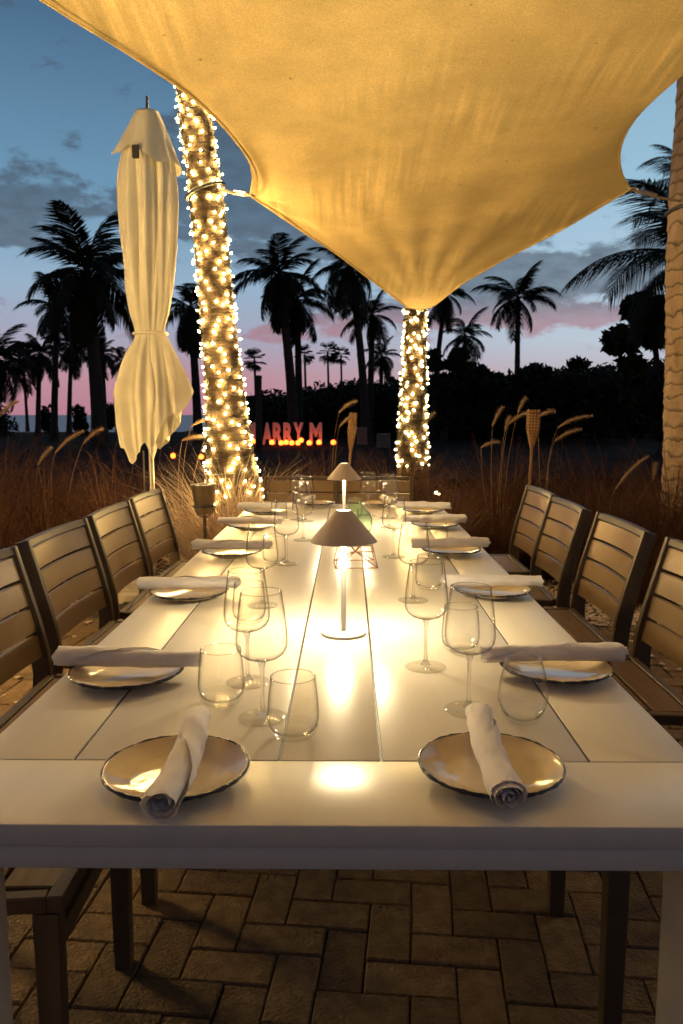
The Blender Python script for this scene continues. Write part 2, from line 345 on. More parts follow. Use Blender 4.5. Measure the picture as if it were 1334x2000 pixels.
# ------------------------------------------------------------------ patio of herringbone pavers
patio = tag(link('patio', npmesh('patio', [(-2.45, -1.6, -.013), (2.45, -1.6, -.013), (2.45, 4.75, -.013), (-2.45, 4.75, -.013)], [(0, 1, 2, 3)], MT['joint'])), kind='structure')
bricks = []
ang = R(-5.0)
ca, sa = math.cos(ang), math.sin(ang)
for a in range(-70, 70):
    for b in range(-40, 90):
        d = (a-b) % 4
        if d == 0: cx_, cy_, vert = a+1.0, b+.5, 0
        elif d == 3: cx_, cy_, vert = a+.5, b+1.0, 1
        else: continue
        x, y = cx_*.103, cy_*.103
        x, y = x*ca-y*sa, x*sa+y*ca
        if not (-2.35 < x < 2.35 and -1.5 < y < 4.65): continue
        px, py, zc = project((x, y, 0)) if y > .3 else (0, 9999, 1)
        inside = -60 < px < 1394 and py < 2080 and y > .3
        hidden = (-.45 < x < .42 and y > 2.0)
        bricks.append((0 if inside and not hidden else 1, math.hypot(x, y), x, y, vert))
bricks.sort()
bm_ = [MB().box((0, 0, -.03), (.2035, .1005, .06), .004).mesh('brick', MT['brick']) for _ in range(1)]
rest = MB()
for i, (fl, dd, x, y, vert) in enumerate(bricks):
    rz = ang+vert*PI/2+random.gauss(0, .008); dz = random.gauss(0, .0016)
    rx, ry = random.gauss(0, .006), random.gauss(0, .006)
    if i < 300:
        link('brick', bm_[0], patio, (x, y, dz), (rx, ry, rz))
    else:
        m4 = Matrix.Translation((x, y, dz-.03)) @ Euler((rx, ry, rz)).to_matrix().to_4x4()
        rest.box((0, 0, 0), (.2035, .1005, .06), .004, m4)
o = rest.obj('paver_field', MT['brick'], patio); o['kind'] = 'stuff'
# pebbles and mulch between the patio and the grasses
def pebbles():
    V = []; F = []
    ico = [(0, 0, 1), (.9, 0, .3), (.28, .85, .3), (-.72, .53, .3), (-.72, -.53, .3), (.28, -.85, .3), (0, 0, -.8)]
    fc = [(0, i, i % 5+1) for i in range(1, 6)]+[(6, i % 5+1, i) for i in range(1, 6)]
    k = 0
    while k < 9000:
        s = random.choice((-1, 1, 1)); x = s*random.uniform(.9, 4.6); y = random.uniform(3.2, 6.0)
        if k > 4500: x = random.uniform(.9, 3.0); y = random.uniform(3.9, 5.7)
        if abs(x) < 2.15 and y < 4.5 and random.random() > .10: continue
        r = random.uniform(.006, .022)*(1.0 if random.random() > .1 else 1.6); o_ = len(V); q = random.uniform(0, 6)
        for (a, b, c) in ico:
            V.append((x+r*(a*math.cos(q)-b*math.sin(q))*1.2, y+r*(a*math.sin(q)+b*math.cos(q)), (.0 if y < 4.7 and abs(x) < 2.4 else -.022)+r*.45*(c+.6)))
        F += [tuple(o_+j for j in f) for f in fc]; k += 1
    return npmesh('pebbles', V, np.array(F), MT['pebble'], smooth=True)
tag(link('pebbles', pebbles()), 'pale pebbles scattered between the pavers and the grasses', 'pebbles', kind='stuff')

# ------------------------------------------------------------------ dining table
TX0, TX1, TY0, TY1, TZ = -.55, .507, .895, 4.35, .75
table = thing('dining_table', 'long white painted plank dining table set for dinner', 'table', ((TX0+TX1)/2, (TY0+TY1)/2, 0))
tl = Vector(table.location)
def tbox(name, x0, x1, y0, y1, z0, z1, bev=.002, m='paint'):
    return MB().box((0, 0, 0), (x1-x0, y1-y0, z1-z0), bev, seg=2).obj(name, MT[m], table, loc=Vector(((x0+x1)/2, (y0+y1)/2, (z0+z1)/2))-tl)
tbox('end_plank', TX0, TX1, TY0, 1.075, .72, TZ, .0025); tbox('end_plank', TX0, TX1, 4.17, TY1, .72, TZ, .0025)
bx_ = [TX0, -.401, -.101, .048, .351, TX1]
for i in range(5):
    tbox('plank', bx_[i]+(.0024 if i else 0), bx_[i+1]-(.0024 if i < 4 else 0), 1.0775, 4.1675, .722, TZ-random.uniform(0, .0004), .0007)
for y0, y1 in ((TY0+.003, TY0+.035), (TY1-.035, TY1-.003)): tbox('apron', TX0+.003, TX1-.003, y0, y1, .69, .7195)
for x0, x1 in ((TX0+.003, TX0+.035), (TX1-.035, TX1-.003)): tbox('apron', x0, x1, TY0+.036, TY1-.036, .69, .7195)
for lx in (TX0+.002, TX1-.075):
    for ly in (TY0+.005, TY1-.105): tbox('leg', lx, lx+.073, ly, ly+.10, 0.001, .6895, .004)
for xj in bx_[1:5]:
    tbox('gap_shade_strip', xj-.0023, xj+.0023, 1.0775, 4.1675, .7235, .7475, 0, 'dark')  # dark inserts standing in for shade in the open gaps between planks
tbox('gap_shade_strip', TX0+.01, TX1-.01, 1.0752, 1.0773, .7235, .7455, 0, 'dark')
tbox('under_rail', TX0+.06, TX1-.06, 2.55, 2.63, .66, .7215)

# ------------------------------------------------------------------ table lamps
def lamp_parts(root):
    MB().lathe([(0, .0), (.05, .0), (.0512, .0015), (.0512, .006), (.0495, .0075), (.0, .0078)], 48).obj('base', MT['lampwhite'], root)
    MB().lathe([(.0064, .0078), (.0064, .262), (0, .263)], 20).obj('pole', MT['lampwhite'], root)
    MB().lathe([(.0755, .2155), (.0762, .2165), (.0178, .2865), (.0164, .2868), (.0160, .2855), (.0745, .2160), (.0755, .2155)], 64).obj('shade', MT['shade'], root, angle=50)
    MB().lathe([(.0, .2842), (.0150, .2842)], 24).obj('top_glow', MT['led'], root)
    MB().lathe([(.0054, .268), (.022, .268)], 24).obj('led_disc', MT['led'], root)
    for k in range(3):
        ld = bpy.data.lights.new('down_light', 'POINT'); ld.shadow_soft_size = .010; ld.energy = LAMP_DOWN/3; ld.color = WHITE
        lo = bpy.data.objects.new('down_light', ld); C.objects.link(lo); lo.parent = root; lo.location = (.020*math.cos(2.1*k+.5), .020*math.sin(2.1*k+.5), .2255)
    ld = bpy.data.lights.new('up_light', 'AREA'); ld.shape = 'DISK'; ld.size = .028; ld.energy = LAMP_UP; ld.color = WARM
    lo = bpy.data.objects.new('up_light', ld); C.objects.link(lo); lo.parent = root; lo.location = (0, 0, .290); lo.rotation_euler = (PI, 0, 0)
p1 = on_z(671, 1238, TZ); lamp1 = thing('table_lamp', 'slim white table lamp with cone shade at the near end of the table', 'lamp', p1, 0, 'cone shade table lamps')
lamp_parts(lamp1)
r_ = at_y(672, 932, 3.44); lamp2 = thing('table_lamp', 'slim white table lamp standing behind the copper candle stand', 'lamp', (r_.x, 3.44, TZ), 0, 'cone shade table lamps')
lamp_parts(lamp2)

# ------------------------------------------------------------------ plates and napkins
def plate_meshes():
    pr = [(0, .0035), (.05, .0035), (.052, .0), (.056, .0), (.059, .004), (.075, .0075), (.092, .0135), (.1035, .0205), (.105, .0215)]
    inn = [(.1035, .0222), (.101, .0205), (.090, .0155), (.077, .0112), (.069, .0092), (.064, .0076), (.0, .0068)]
    body = MB().lathe(pr+inn, 72).mesh('dish', MT['glaze'], angle=60)
    n = 96; V = []; F = []
    for j in range(n):
        a = 2*PI*j/n
        wv = .0007*math.sin(a*9+1)+.0006*math.sin(a*23)+.0004*math.sin(a*41)
        for k in range(6):
            b = 2*PI*k/6
            V.append(((.1050+(.0020)*math.cos(b))*math.cos(a), (.1050+.0020*math.cos(b))*math.sin(a), .0206+(.0029+wv)*math.sin(b)))
    F = [(j*6+k, ((j+1) % n)*6+k, ((j+1) % n)*6+(k+1) % 6, j*6+(k+1) % 6) for j in range(n) for k in range(6)]
    return body, npmesh('rim', V, F, MT['rim'])
dish_me, rim_me = plate_meshes()
def napkin_mesh(seed, Ln=.275, r1=.0245):
    n, k = 150, 44; U = np.linspace(0, 1, n); W = np.linspace(0, 1, k); U, W = np.meshgrid(U, W)
    turns = 4.2; endcut = .16*(W if seed % 2 else 1-W)
    th = 2*PI*turns*U*(1-endcut)+PI*.75
    r = .0022+(r1-.0022)*(U*(1-endcut))**.9
    rad = r*(1+.07*wob(W*8, th*1.2, seed)*U+.055*wob(W*20, th*2.1, seed+5)*U)
    rad *= 1+.07*np.sin(W*PI*1.0+seed)*U
    rad *= 1+.05*(np.abs(np.sin(th*.5+W*9+seed))**.5-.6)*U+.035*np.sin(th*3+W*22*np.sin(seed))*U*np.abs(np.sin(W*PI*2+seed))
    x = (W-.5)*Ln*(1+.0)+.010*wob(th*.8, W*0+1, seed+9)*(np.abs(W-.5)*2)**3+(U-.5)*.012*np.where(seed % 2, 1, -1)
    y = rad*np.cos(th)*1.03+.004*np.sin(W*5+seed)
    z = rad*np.sin(th)*.86
    z = z*(1-.08*np.sin(W*8+seed)**2)
    V = np.stack([x, y, z], -1).reshape(-1, 3); V[:, 2] -= V[:, 2].min()
    F = np.array([[j*n+i, j*n+i+1, (j+1)*n+i+1, (j+1)*n+i] for j in range(k-1) for i in range(n-1)])
    return npmesh('napkin', V, F, MT['linen'])
nap = [napkin_mesh(s) for s in (1, 2, 3, 4, 5)]
ORD = ['nearest', 'second', 'third', 'fourth', 'farthest']
def setting(x, y, nrz, nx_, ny_, lab, i, nz_=.0185, tilt=0):
    p = thing('dinner_plate', 'dark rimmed plate '+lab, 'plate', (x, y, TZ+.0004), 0, 'dark rimmed dinner plates')
    if 'table end' in lab: p.scale = (.94, .94, 1)
    link('dish', dish_me, p); link('rim', rim_me, p)
    o = link('rolled_napkin', nap[i % 5], None, (nx_, ny_, TZ+nz_), (0, tilt, nrz))
    tag(o, 'rolled napkin '+lab, 'napkin', 'rolled white napkins')
LY = [1.42, 2.085, 2.72, 3.37, 3.90]; RY = [1.455, 2.12, 2.76, 3.42, 3.94]
lx_ = [-.42, -.437, -.415, -.425, -.42]; rx_ = [.40, .40, .37, .385, .38]
for i in range(5):
    setting(lx_[i], LY[i], random.uniform(-.04, .04), lx_[i]-.004, LY[i]+.012, 'at the %s umbrella side place' % ORD[i], i, .0208)
    setting(rx_[i], RY[i], random.uniform(-.04, .04)+PI, rx_[i]+.0, RY[i]+.014, 'at the %s bare trunk side place' % ORD[i], i+2, .0208)
pl = on_z(345, 1503, TZ+.015); pr_ = on_z(958, 1497, TZ+.015)
for pc, (q0, q1), i_, sd_ in ((pl, ((394, 1398), (311, 1588)), 4, 'umbrella'), (pr_, ((926, 1384), (1000, 1586)), 1, 'bare trunk')):
    a_, b_ = on_z(*q0, TZ+.035), on_z(*q1, TZ+.035); d_ = b_-a_; m_ = (a_+b_)/2
    setting(pc.x, pc.y, math.atan2(d_.y, d_.x), m_.x, m_.y, 'at the near table end on the %s side' % sd_, i_, .0208, 0)
setting(-.175, 4.235, R(80), -.23, 4.24, 'at the far table end on the umbrella side', 0)
setting(.16, 4.235, R(100), .22, 4.24, 'at the far table end on the bare trunk side', 2)

# ------------------------------------------------------------------ glasses
def wall(outer, t):
    # closed thin wall profile: outer going up, inner coming down
    inn = [(max(r-t, 0), z+(t if r < .02 else 0)) for r, z in outer][::-1]
    return outer+[((outer[-1][0]-t*.5), outer[-1][1]+.0006)]+inn
bowlp = [(0, .0985), (.008, .0987), (.018, .1005), (.029, .1052), (.0372, .1118), (.0416, .1200), (.0430, .1290), (.0428, .140), (.0415, .155), (.0392, .175), (.0365, .195), (.0338, .2135)]
wine_b = MB().lathe(wall(bowlp, .0009), 56).mesh('bowl', MT['glass'], angle=80)
wine_f = MB().lathe([(0, .0), (.040, .0), (.0412, .0008), (.0405, .0016), (.030, .0026), (.016, .0046), (.011, .0062)], 56).mesh('foot', MT['footg'], angle=80)
wine_s = MB().lathe([(0, .0056), (.011, .0058), (.0075, .0095), (.0042, .0165), (.0034, .030), (.0033, .065), (.0042, .085), (.0066, .0955), (.0105, .0990), (.004, .0992), (0, .0990)], 40).mesh('stem', MT['foot'], angle=80)
wine_r = MB().lathe([(.0340, .2132), (.0345, .2139), (.0340, .2146), (.0333, .2146), (.0329, .2139), (.0333, .2132), (.0340, .2132)], 56).mesh('lip', MT['lip'], angle=80)
tump = [(.0270, .0095), (.0340, .0125), (.0385, .0195), (.0405, .0290), (.0405, .040), (.0392, .060), (.0372, .080), (.0352, .096)]
tum_b = MB().lathe(wall(tump, .0011), 56).mesh('bowl', MT['glass'], angle=80)
tum_s = MB().lathe([(0, .0005), (.024, .0), (.031, .0022), (.0366, .0080), (.0392, .0160), (.0380, .0178), (.034, .0118), (.027, .0085), (.012, .0072), (0, .0070)], 48).mesh('base', MT['footg'], angle=80)
tum_r = MB().lathe([(.0353, .0955), (.0358, .0962), (.0352, .0969), (.0344, .0969), (.0340, .0962), (.0344, .0955), (.0353, .0955)], 56).mesh('lip', MT['lip'], angle=80)
eggp = [(.0225, .008), (.0300, .0130), (.0365, .0235), (.0402, .0360), (.0405, .046), (.0385, .064), (.0345, .084), (.0305, .099), (.0288, .106)]
egg_b = MB().lathe(wall(eggp, .0011), 56).mesh('bowl', MT['glass'], angle=80)
egg_s = MB().lathe([(0, .001), (.018, .0), (.0245, .0020), (.0305, .0085), (.0345, .0145), (.0335, .0165), (.029, .0108), (.0225, .0075), (.010, .0062), (0, .006)], 48).mesh('base', MT['footg'], angle=80)
egg_r = MB().lathe([(.0289, .1055), (.0294, .1062), (.0288, .1069), (.0280, .1069), (.0276, .1062), (.0280, .1055), (.0289, .1055)], 56).mesh('lip', MT['lip'], angle=80)
def glass(kind, x, y, label, s=1.0):
    nm, cat, ms = {'w': ('wine_glass', 'wine glass', (('bowl', wine_b), ('stem', wine_s), ('foot', wine_f), ('lip', wine_r))),
                   't': ('tumbler', 'tumbler', (('bowl', tum_b), ('base', tum_s), ('lip', tum_r))),
                   'e': ('tumbler', 'tumbler', (('bowl', egg_b), ('base', egg_s), ('lip', egg_r)))}[kind]
    o = thing(nm, label, cat, (x, y, TZ+.0004), random.uniform(0, 6), 'empty wine glasses' if kind == 'w' else 'empty tumblers')
    o.scale = (s, s, s)
    for n_, me in ms: link(n_, me, o)
G = [('w', 513, 1402, 'empty stemmed wine glass on the umbrella side closest to the near end'),
     ('w', 484, 1333, 'empty stemmed wine glass just behind the umbrella side front glass'),
     ('t', 433, 1372, 'empty straight tumbler between the near umbrella side napkin and the wine glasses'),
     ('t', 573, 1437, 'empty straight tumbler right in front of the umbrella side wine glasses'),
     ('w', 915, 1386, 'empty stemmed wine glass behind the near end napkin on the bare trunk side'),
     ('w', 831, 1303, 'empty stemmed wine glass beside the near lamp on the bare trunk side'),
     ('e', 1020, 1408, 'empty egg shaped stemless tumbler beside the near end plate'),
     ('t', 899, 1270, 'empty tumbler seen through the front wine glass on the bare trunk side'),
     ('w', 513, 1183, 'empty stemmed wine glass beside the second umbrella side napkin'),
     ('w', 560, 1102, 'empty stemmed wine glass left of the copper candle stand'),
     ('t', 487, 1215, 'empty tumbler seen through the second umbrella side wine glass'),
     ('w', 807, 1173, 'empty stemmed wine glass beside the second napkin on the bare trunk side'),
     ('t', 838, 1150, 'empty tumbler seen through the wine glass beside the near lamp'),
     ('w', 769, 1088, 'empty stemmed wine glass right of the copper candle stand'),
     ('t', 853, 1072, 'empty tumbler by the third napkin on the bare trunk side'),
     ('t', 536, 1100, 'empty tumbler by the third napkin on the umbrella side'),
     ('w', 592, 1055, 'empty stemmed wine glass behind the third umbrella side napkin'),
     ('w', 596, 1018, 'empty stemmed wine glass at the far end left of the far lamp'),
     ('t', 545, 1020, 'small looking empty tumbler far along the umbrella side by the fifth napkin'),
     ('w', 583, 1015, 'empty stemmed wine glass nearest the far end plate on the umbrella side'),
     ('w', 760, 1030, 'empty stemmed wine glass behind the third bare trunk side napkin'),
     ('w', 720, 1006, 'empty stemmed wine glass standing right of the far lamp'),
     ('w', 757, 1012, 'empty stemmed wine glass at the far end on the bare trunk side'),
     ('t', 692, 1012, 'empty tumbler directly behind the glass vase')]
for k_, px, py, lb in G:
    p = on_z(px, py, TZ); glass(k_, p.x, p.y, lb)

# ------------------------------------------------------------------ copper stand with vase and tea light
sp = on_z(694, 1104, TZ)
st = thing('candle_stand', 'geometric copper wire stand between the two table lamps', 'candle stand', (sp.x, sp.y, TZ+.002), R(3))
B = [Vector((a*.069, b*.069, .002)) for a, b in ((-1, -1), (1, -1), (1, 1), (-1, 1))]
T = [Vector((a*.046, b*.046, .105)) for a, b in ((-1, -1), (1, -1), (1, 1), (-1, 1))]
Mid = [(B[i]+B[(i+1) % 4])/2 for i in range(4)]; cen = Vector((0, 0, .045))
wr = .0017
def bar(a, b, nm): MB().tube([a, b], wr, 6).obj(nm, MT['copper'], st)
for i in range(4):
    bar(B[i], B[(i+1) % 4], 'base_bar'); bar(B[i], T[i], 'corner_bar'); bar(B[i], cen, 'inner_bar'); bar(T[i], cen, 'inner_bar')
    bar((B[i]+T[i])/2, (B[(i+1) % 4]+T[(i+1) % 4])/2, 'cross_bar'); bar(T[i], T[(i+1) % 4], 'top_bar')
ring = [Vector((.049*math.cos(a), .049*math.sin(a), .1085)) for a in np.linspace(0, 2*PI, 33)]
MB().tube(ring, .0019, 6, cap=False).obj('ring', MT['copper'], st)
vz = TZ+.075
vase = thing('glass_vase', 'round green tinted glass vase sitting in the copper wire stand', 'vase', (sp.x, sp.y, vz))
vp = [(0, .0), (.018, .001), (.030, .007), (.040, .018), (.0472, .032), (.0545, .050), (.0575, .068), (.0555, .085), (.048, .101), (.036, .114), (.026, .122), (.0225, .128), (.0235, .134), (.0265, .138)]
MB().lathe(wall(vp, .0018), 48).obj('body', MT['vase'], vase, angle=80)
tea = thing('tea_light', 'small lit tea light glowing inside the green glass vase', 'candle', (sp.x, sp.y, vz+.003))
MB().lathe([(0, 0), (.017, 0), (.019, .014), (.0185, .014), (.0, .012)], 24).obj('wax', MT['wax'], tea)
MB().lathe([(0, .013), (.002, .016), (.0036, .022), (.0028, .029), (.001, .036), (0, .038)], 12).obj('flame', MT['flame'], tea)

# ------------------------------------------------------------------ chairs (local: faces +Y, origin on ground under seat centre)
def chair_build(label, group):
    t = thing('dining_chair', label, 'chair', (0, 0, 0), 0, group)
    hw_f, hw_b = .225, .262
    def prism(path, wx, x, nm):
        # bar of width wx in x following a (y,z,depth) side profile
        V = []; n = len(path)
        for i, (y, z, d) in enumerate(path):
            a = Vector((path[min(i+1, n-1)][0]-path[max(i-1, 0)][0], path[min(i+1, n-1)][1]-path[max(i-1, 0)][1], 0)).normalized()
            ny, nz_ = -a.y, a.x
            for sxx, sd in ((-1, -1), (1, -1), (1, 1), (-1, 1)):
                V.append((x+sxx*wx/2, y+sd*ny*d/2, z+sd*nz_*d/2))
        F = [(i*4+j, i*4+(j+1) % 4, (i+1)*4+(j+1) % 4, (i+1)*4+j) for i in range(n-1) for j in range(4)]+[(3, 2, 1, 0), tuple(range((n-1)*4, n*4))]
        bm = bmesh.new(); vs_ = [bm.verts.new(v) for v in V]
        for f in F: bm.faces.new([vs_[q] for q in f])
        bmesh.ops.recalc_face_normals(bm, faces=bm.faces[:])
        sharp = [e for e in bm.edges if e.calc_face_angle(0) > .9]
        bmesh.ops.bevel(bm, geom=sharp, offset=.003, segments=2, affect='EDGES', profile=.6)
        me = bpy.data.meshes.new(nm); bm.to_mesh(me); bm.free(); me.materials.append(MT['frame']); me.shade_smooth(); me.set_sharp_from_angle(angle=R(40))
        return link(nm, me, t)
    back = [(-.285, .001, .036), (-.262, .18, .040), (-.236, .36, .048), (-.226, .45, .055), (-.232, .52, .055), (-.252, .62, .052), (-.282, .735, .048), (-.312, .848, .044)]
    for s in (-1, 1):
        prism(back, .024, s*hw_b, 'rear_leg')
        prism([(.205, .001, .036), (.205, .20, .040), (.205, .42, .044)], .036, s*(hw_f-.018), 'front_leg')
    # back: top rail and four slats, bowed backwards in plan
    def bowed(nm, y0, z0, y1, z1, half, th, bow, m):
        n = 14; V = []
        for i in range(n+1):
            u = i/n*2-1; x = u*half; b = -bow*(1-u*u)
            for (yy, zz, o_) in ((y0, z0, 0), (y1, z1, 0), (y1, z1, -th), (y0, z0, -th)):
                V.append((x, yy+b+o_, zz))
        F = [(i*4+j, i*4+(j+1) % 4, (i+1)*4+(j+1) % 4, (i+1)*4+j) for i in range(n) for j in range(4)]+[(0, 1, 2, 3), tuple(n*4+j for j in (3, 2, 1, 0))]
        bm = bmesh.new(); vs_ = [bm.verts.new(v) for v in V]
        for f in F: bm.faces.new([vs_[q] for q in f])
        bmesh.ops.recalc_face_normals(bm, faces=bm.faces[:])
        bmesh.ops.bevel(bm, geom=[e for e in bm.edges if e.calc_face_angle(0) > .9], offset=.0018, segments=2, affect='EDGES')
        me = bpy.data.meshes.new(nm); bm.to_mesh(me); bm.free(); me.materials.append(MT[m]); me.shade_smooth(); me.set_sharp_from_angle(angle=R(40)); return link(nm, me, t)
    def yat(z):
        for a, b in zip(back, back[1:]):
            if a[1] <= z <= b[1]:
                f = (z-a[1])/(b[1]-a[1]); return a[0]+(b[0]-a[0])*f
        return back[-1][0]
    zt = .8205; h = .0695; g = .0115
    bowed('top_rail', yat(.829)+.019, .829, yat(.848)+.017, .849, hw_b-.0125, .024, .015, 'frame')
    for k in range(4):
        z1 = zt-k*(h+g); z0 = z1-h
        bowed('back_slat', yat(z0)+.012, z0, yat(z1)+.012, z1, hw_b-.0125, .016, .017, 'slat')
    # seat
    MB().box((0, .222, .437), (.45, .03, .03), .003).obj('seat_rail', MT['frame'], t)
    MB().box((0, -.195, .437), (.49, .026, .03), .003).obj('seat_rail', MT['frame'], t)
    for s in (-1, 1):
        a = math.atan2(hw_b-.014-(hw_f-.012), .40)
        m4 = Matrix.Translation((s*(hw_f+hw_b-.026)/2, .012, .437)) @ Matrix.Rotation(s*a, 4, 'Z')
        MB().box((0, 0, 0), (.026, .394, .03), .003, m4).obj('seat_rail', MT['frame'], t)
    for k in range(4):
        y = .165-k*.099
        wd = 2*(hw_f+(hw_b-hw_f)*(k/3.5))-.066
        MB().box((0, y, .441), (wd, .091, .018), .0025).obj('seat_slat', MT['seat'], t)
    MB().box((0, .205, .345), (2*hw_f-.074, .022, .034), .003).obj('stretcher', MT['frame'], t)
    return t
chairL = ['at the near end of the umbrella side, seat tucked under the table', 'second from the near end on the umbrella side', 'in the middle of the umbrella side row',
          'fourth from the near end on the umbrella side', 'farthest of the umbrella side row, next to the umbrella pole']
chairR = ['at the near end of the bare trunk side, mostly out of sight', 'second from the near end on the bare trunk side', 'in the middle of the bare trunk side row',
          'fourth from the near end on the bare trunk side', 'farthest of the bare trunk side row, overlapped by its neighbour']
proto = None
def place_chair(x, y, rz, label, sx=1.0):
    global proto
    lab = 'tan slatted chair '+label
    if proto is None: proto = c = chair_build(lab, 'slatted dining chairs')
    else: c = copy_tree(proto); c['label'] = lab
    c.location = (x, y, 0); c.rotation_euler = (0, 0, rz); c.scale = (sx, 1, 1)
    return c
for i, y in enumerate((1.42, 2.065, 2.695, 3.325, 3.945)): place_chair(-.715-.006*i, y, -PI/2+random.uniform(-.02, .02), chairL[i])
for i, y in enumerate((1.62, 2.255, 2.915, 3.56, 4.16)): place_chair(.728+(.02 if i == 1 else 0)-(.022 if i == 3 else 0), y, PI/2+random.uniform(-.02, .02), chairR[i])
place_chair(-.316, 4.76, PI, 'at the far table end on the umbrella side', .87); place_chair(.168, 4.76, PI+.01, 'at the far table end on the bare trunk side', .93)

# ------------------------------------------------------------------ shade sail
A = at_y(489, 381, 5.5); Bc = at_y(821, 606, 8.15); Cc = at_y(1231, 369, 5.75)
def edge_pts(pix, y0, y1, corner, slope):
    pts = []
    for (px, py) in pix:
        best = None
        for Yv in np.linspace(y1, y0, 400):
            p = at_y(px, py, Yv); e = abs(p.z-(corner.z+(corner.y-Yv)*slope))
            if best is None or e < best[0]: best = (e, p)
        pts.append(best[1])
    return pts
Lp = [A]+edge_pts([(496, 350), (491, 318), (470, 286), (432, 240), (385, 196), (330, 155), (240, 96), (165, 50), (80, 0)], 5.5, 1.0, A, .11)
Rp = [Cc]+edge_pts([(1214, 342), (1208, 312), (1211, 285), (1225, 252), (1248, 220), (1280, 187), (1334, 140), (1420, 80), (1560, 0)], 5.75, 1.0, Cc, .11)
D = Vector((-3.6, -1.6, 3.75)); Ec = Vector((4.3, -1.6, 3.75))
Lp.append(D); Rp.append(Ec)
def resample(pts, n, ease=1.0):
    P = np.array([list(p) for p in pts])
    # Catmull-Rom densify, then by arc length
    Q = []
    for i in range(len(P)-1):
        for t in np.arange(0, 1, .012/max(np.linalg.norm(P[i+1]-P[i]), .02)): Q.append(P[i]*(1-t)+P[i+1]*t)
    Q.append(P[-1]); Q = np.array(Q)
    for _ in range(60): Q[1:-1] = .25*Q[:-2]+.5*Q[1:-1]+.25*Q[2:]
    s = np.concatenate([[0], np.cumsum(np.linalg.norm(np.diff(Q, axis=0), axis=1))]); s /= s[-1]
    u = np.linspace(0, 1, n)**ease
    return np.stack([np.interp(u, s, Q[:, k]) for k in range(3)], -1)
NU, NV = 97, 97
h_ = (NU-1)//2
BL = Bc+Vector((-.09, 0, 0)); BR = Bc+Vector((.09, 0, .01))
AB = resample([A, at_y(570, 437, 6.0), at_y(660, 497, 6.75), at_y(740, 558, 7.5), BL], h_+1)
BC = resample([BR, at_y(905, 552, 7.5), at_y(985, 506, 6.95), at_y(1100, 447, 6.3), Cc], h_+1)
front = np.concatenate([AB[:-1], [(AB[-1]+BC[0])/2], BC[1:]])
Ld = resample(Lp, NV, 1.35); Rd = resample(Rp, NV, 1.35)
backe = resample([D, Vector((.3, -1.0, 3.55)), Ec], NU)
S = np.zeros((NV, NU, 3))
u = np.linspace(0, 1, NU)[None, :, None]; v = np.linspace(0, 1, NV)[:, None, None]
S = (1-v)*front[None]+v*backe[None]+(1-u)*Ld[:, None]+u*Rd[:, None]-((1-u)*(1-v)*front[0]+u*(1-v)*front[-1]+(1-u)*v*backe[0]+u*v*backe[-1])
for it in range(1800):
    S[1:-1, 1:-1] = .25*(S[:-2, 1:-1]+S[2:, 1:-1]+S[1:-1, :-2]+S[1:-1, 2:])
# tension creases running from the low corner and the left corner
uu = np.linspace(0, 1, NU)[None, :]; vv = np.linspace(0, 1, NV)[:, None]
dB = np.sqrt((uu-.5)**2+vv**2)+1e-4; aB = np.arctan2(uu-.5, vv+1e-4)
S[:, :, 2] += .020*np.sin(aB*11+1)*np.exp(-dB/.22)*np.clip(dB/.05, 0, 1)*np.clip(vv/.05, 0, 1)
dA = np.sqrt(uu**2+vv**2)+1e-4; aA = np.arctan2(uu, vv+1e-4)
S[:, :, 2] += .030*np.sin(aA*15)*np.exp(-dA/.28)*np.clip(uu/.05, 0, 1)*np.clip(vv/.05, 0, 1)
sail = thing('shade_sail', 'large beige fabric shade sail stretched above the table, lit from below', 'shade sail', (0, 3, 3.0))
sv = S.reshape(-1, 3)-np.array([0, 3, 3.0])
SF = np.array([[j*NU+i, j*NU+i+1, (j+1)*NU+i+1, (j+1)*NU+i] for j in range(NV-1) for i in range(NU-1)])
link('fabric', npmesh('fabric', sv, SF, MT['sail']), sail)
hem = MB()
for line in (np.concatenate([front]), Ld, Rd, backe):
    hem.tube([Vector(p)-Vector((0, 3, 3.0)) for p in line[::2]], .009, 6)
hem.obj('hem', MT['sail'], sail)
def band(edge, inner, nm):
    V = []; F = []
    for a_, b_ in zip(edge, inner):
        a_ = np.array(a_); d_ = np.array(b_)-a_; d_ = d_/max(np.linalg.norm(d_), 1e-6); off = np.array([0, 3, 3.0])
        for q_, dz_ in ((.0, -.004), (.052, -.007), (.056, -.003)): V.append(a_+d_*q_+np.array([0, 0, dz_])-off)
    for i in range(len(edge)-1):
        for k in range(2): F.append((i*3+k, i*3+k+1, i*3+k+4, i*3+k+3))
    link(nm, npmesh(nm, V, F, MT['sail']), sail)
band(S[:, 0], S[:, 4], 'edge_band'); band(S[0, 3:h_-2], S[4, 3:h_-2], 'edge_band'); band(S[0, h_+3:-3], S[4, h_+3:-3], 'edge_band')

for q_, lb in ((D, 'timber post holding the sail corner behind the umbrella side chairs'), (Ec, 'timber post holding the sail corner behind the bare trunk side chairs')):
    po = thing('sail_post', lb, 'post', (q_.x*1.06, q_.y-.12, 0), 0, 'sail posts')
    MB().tube([(0, 0, -.1), (0, 0, q_.z+.15)], [.075, .065], 14).obj('shaft', MT['bamboo'], po)
    MB().lathe([(0, q_.z+.15), (.072, q_.z+.15), (.07, q_.z+.18), (0, q_.z+.2)], 14).obj('cap', MT['steel'], po)
    MB().tube([Vector((0, 0, q_.z)), q_-Vector(po.location)], .010, 6).obj('tether', MT['rope'], po)
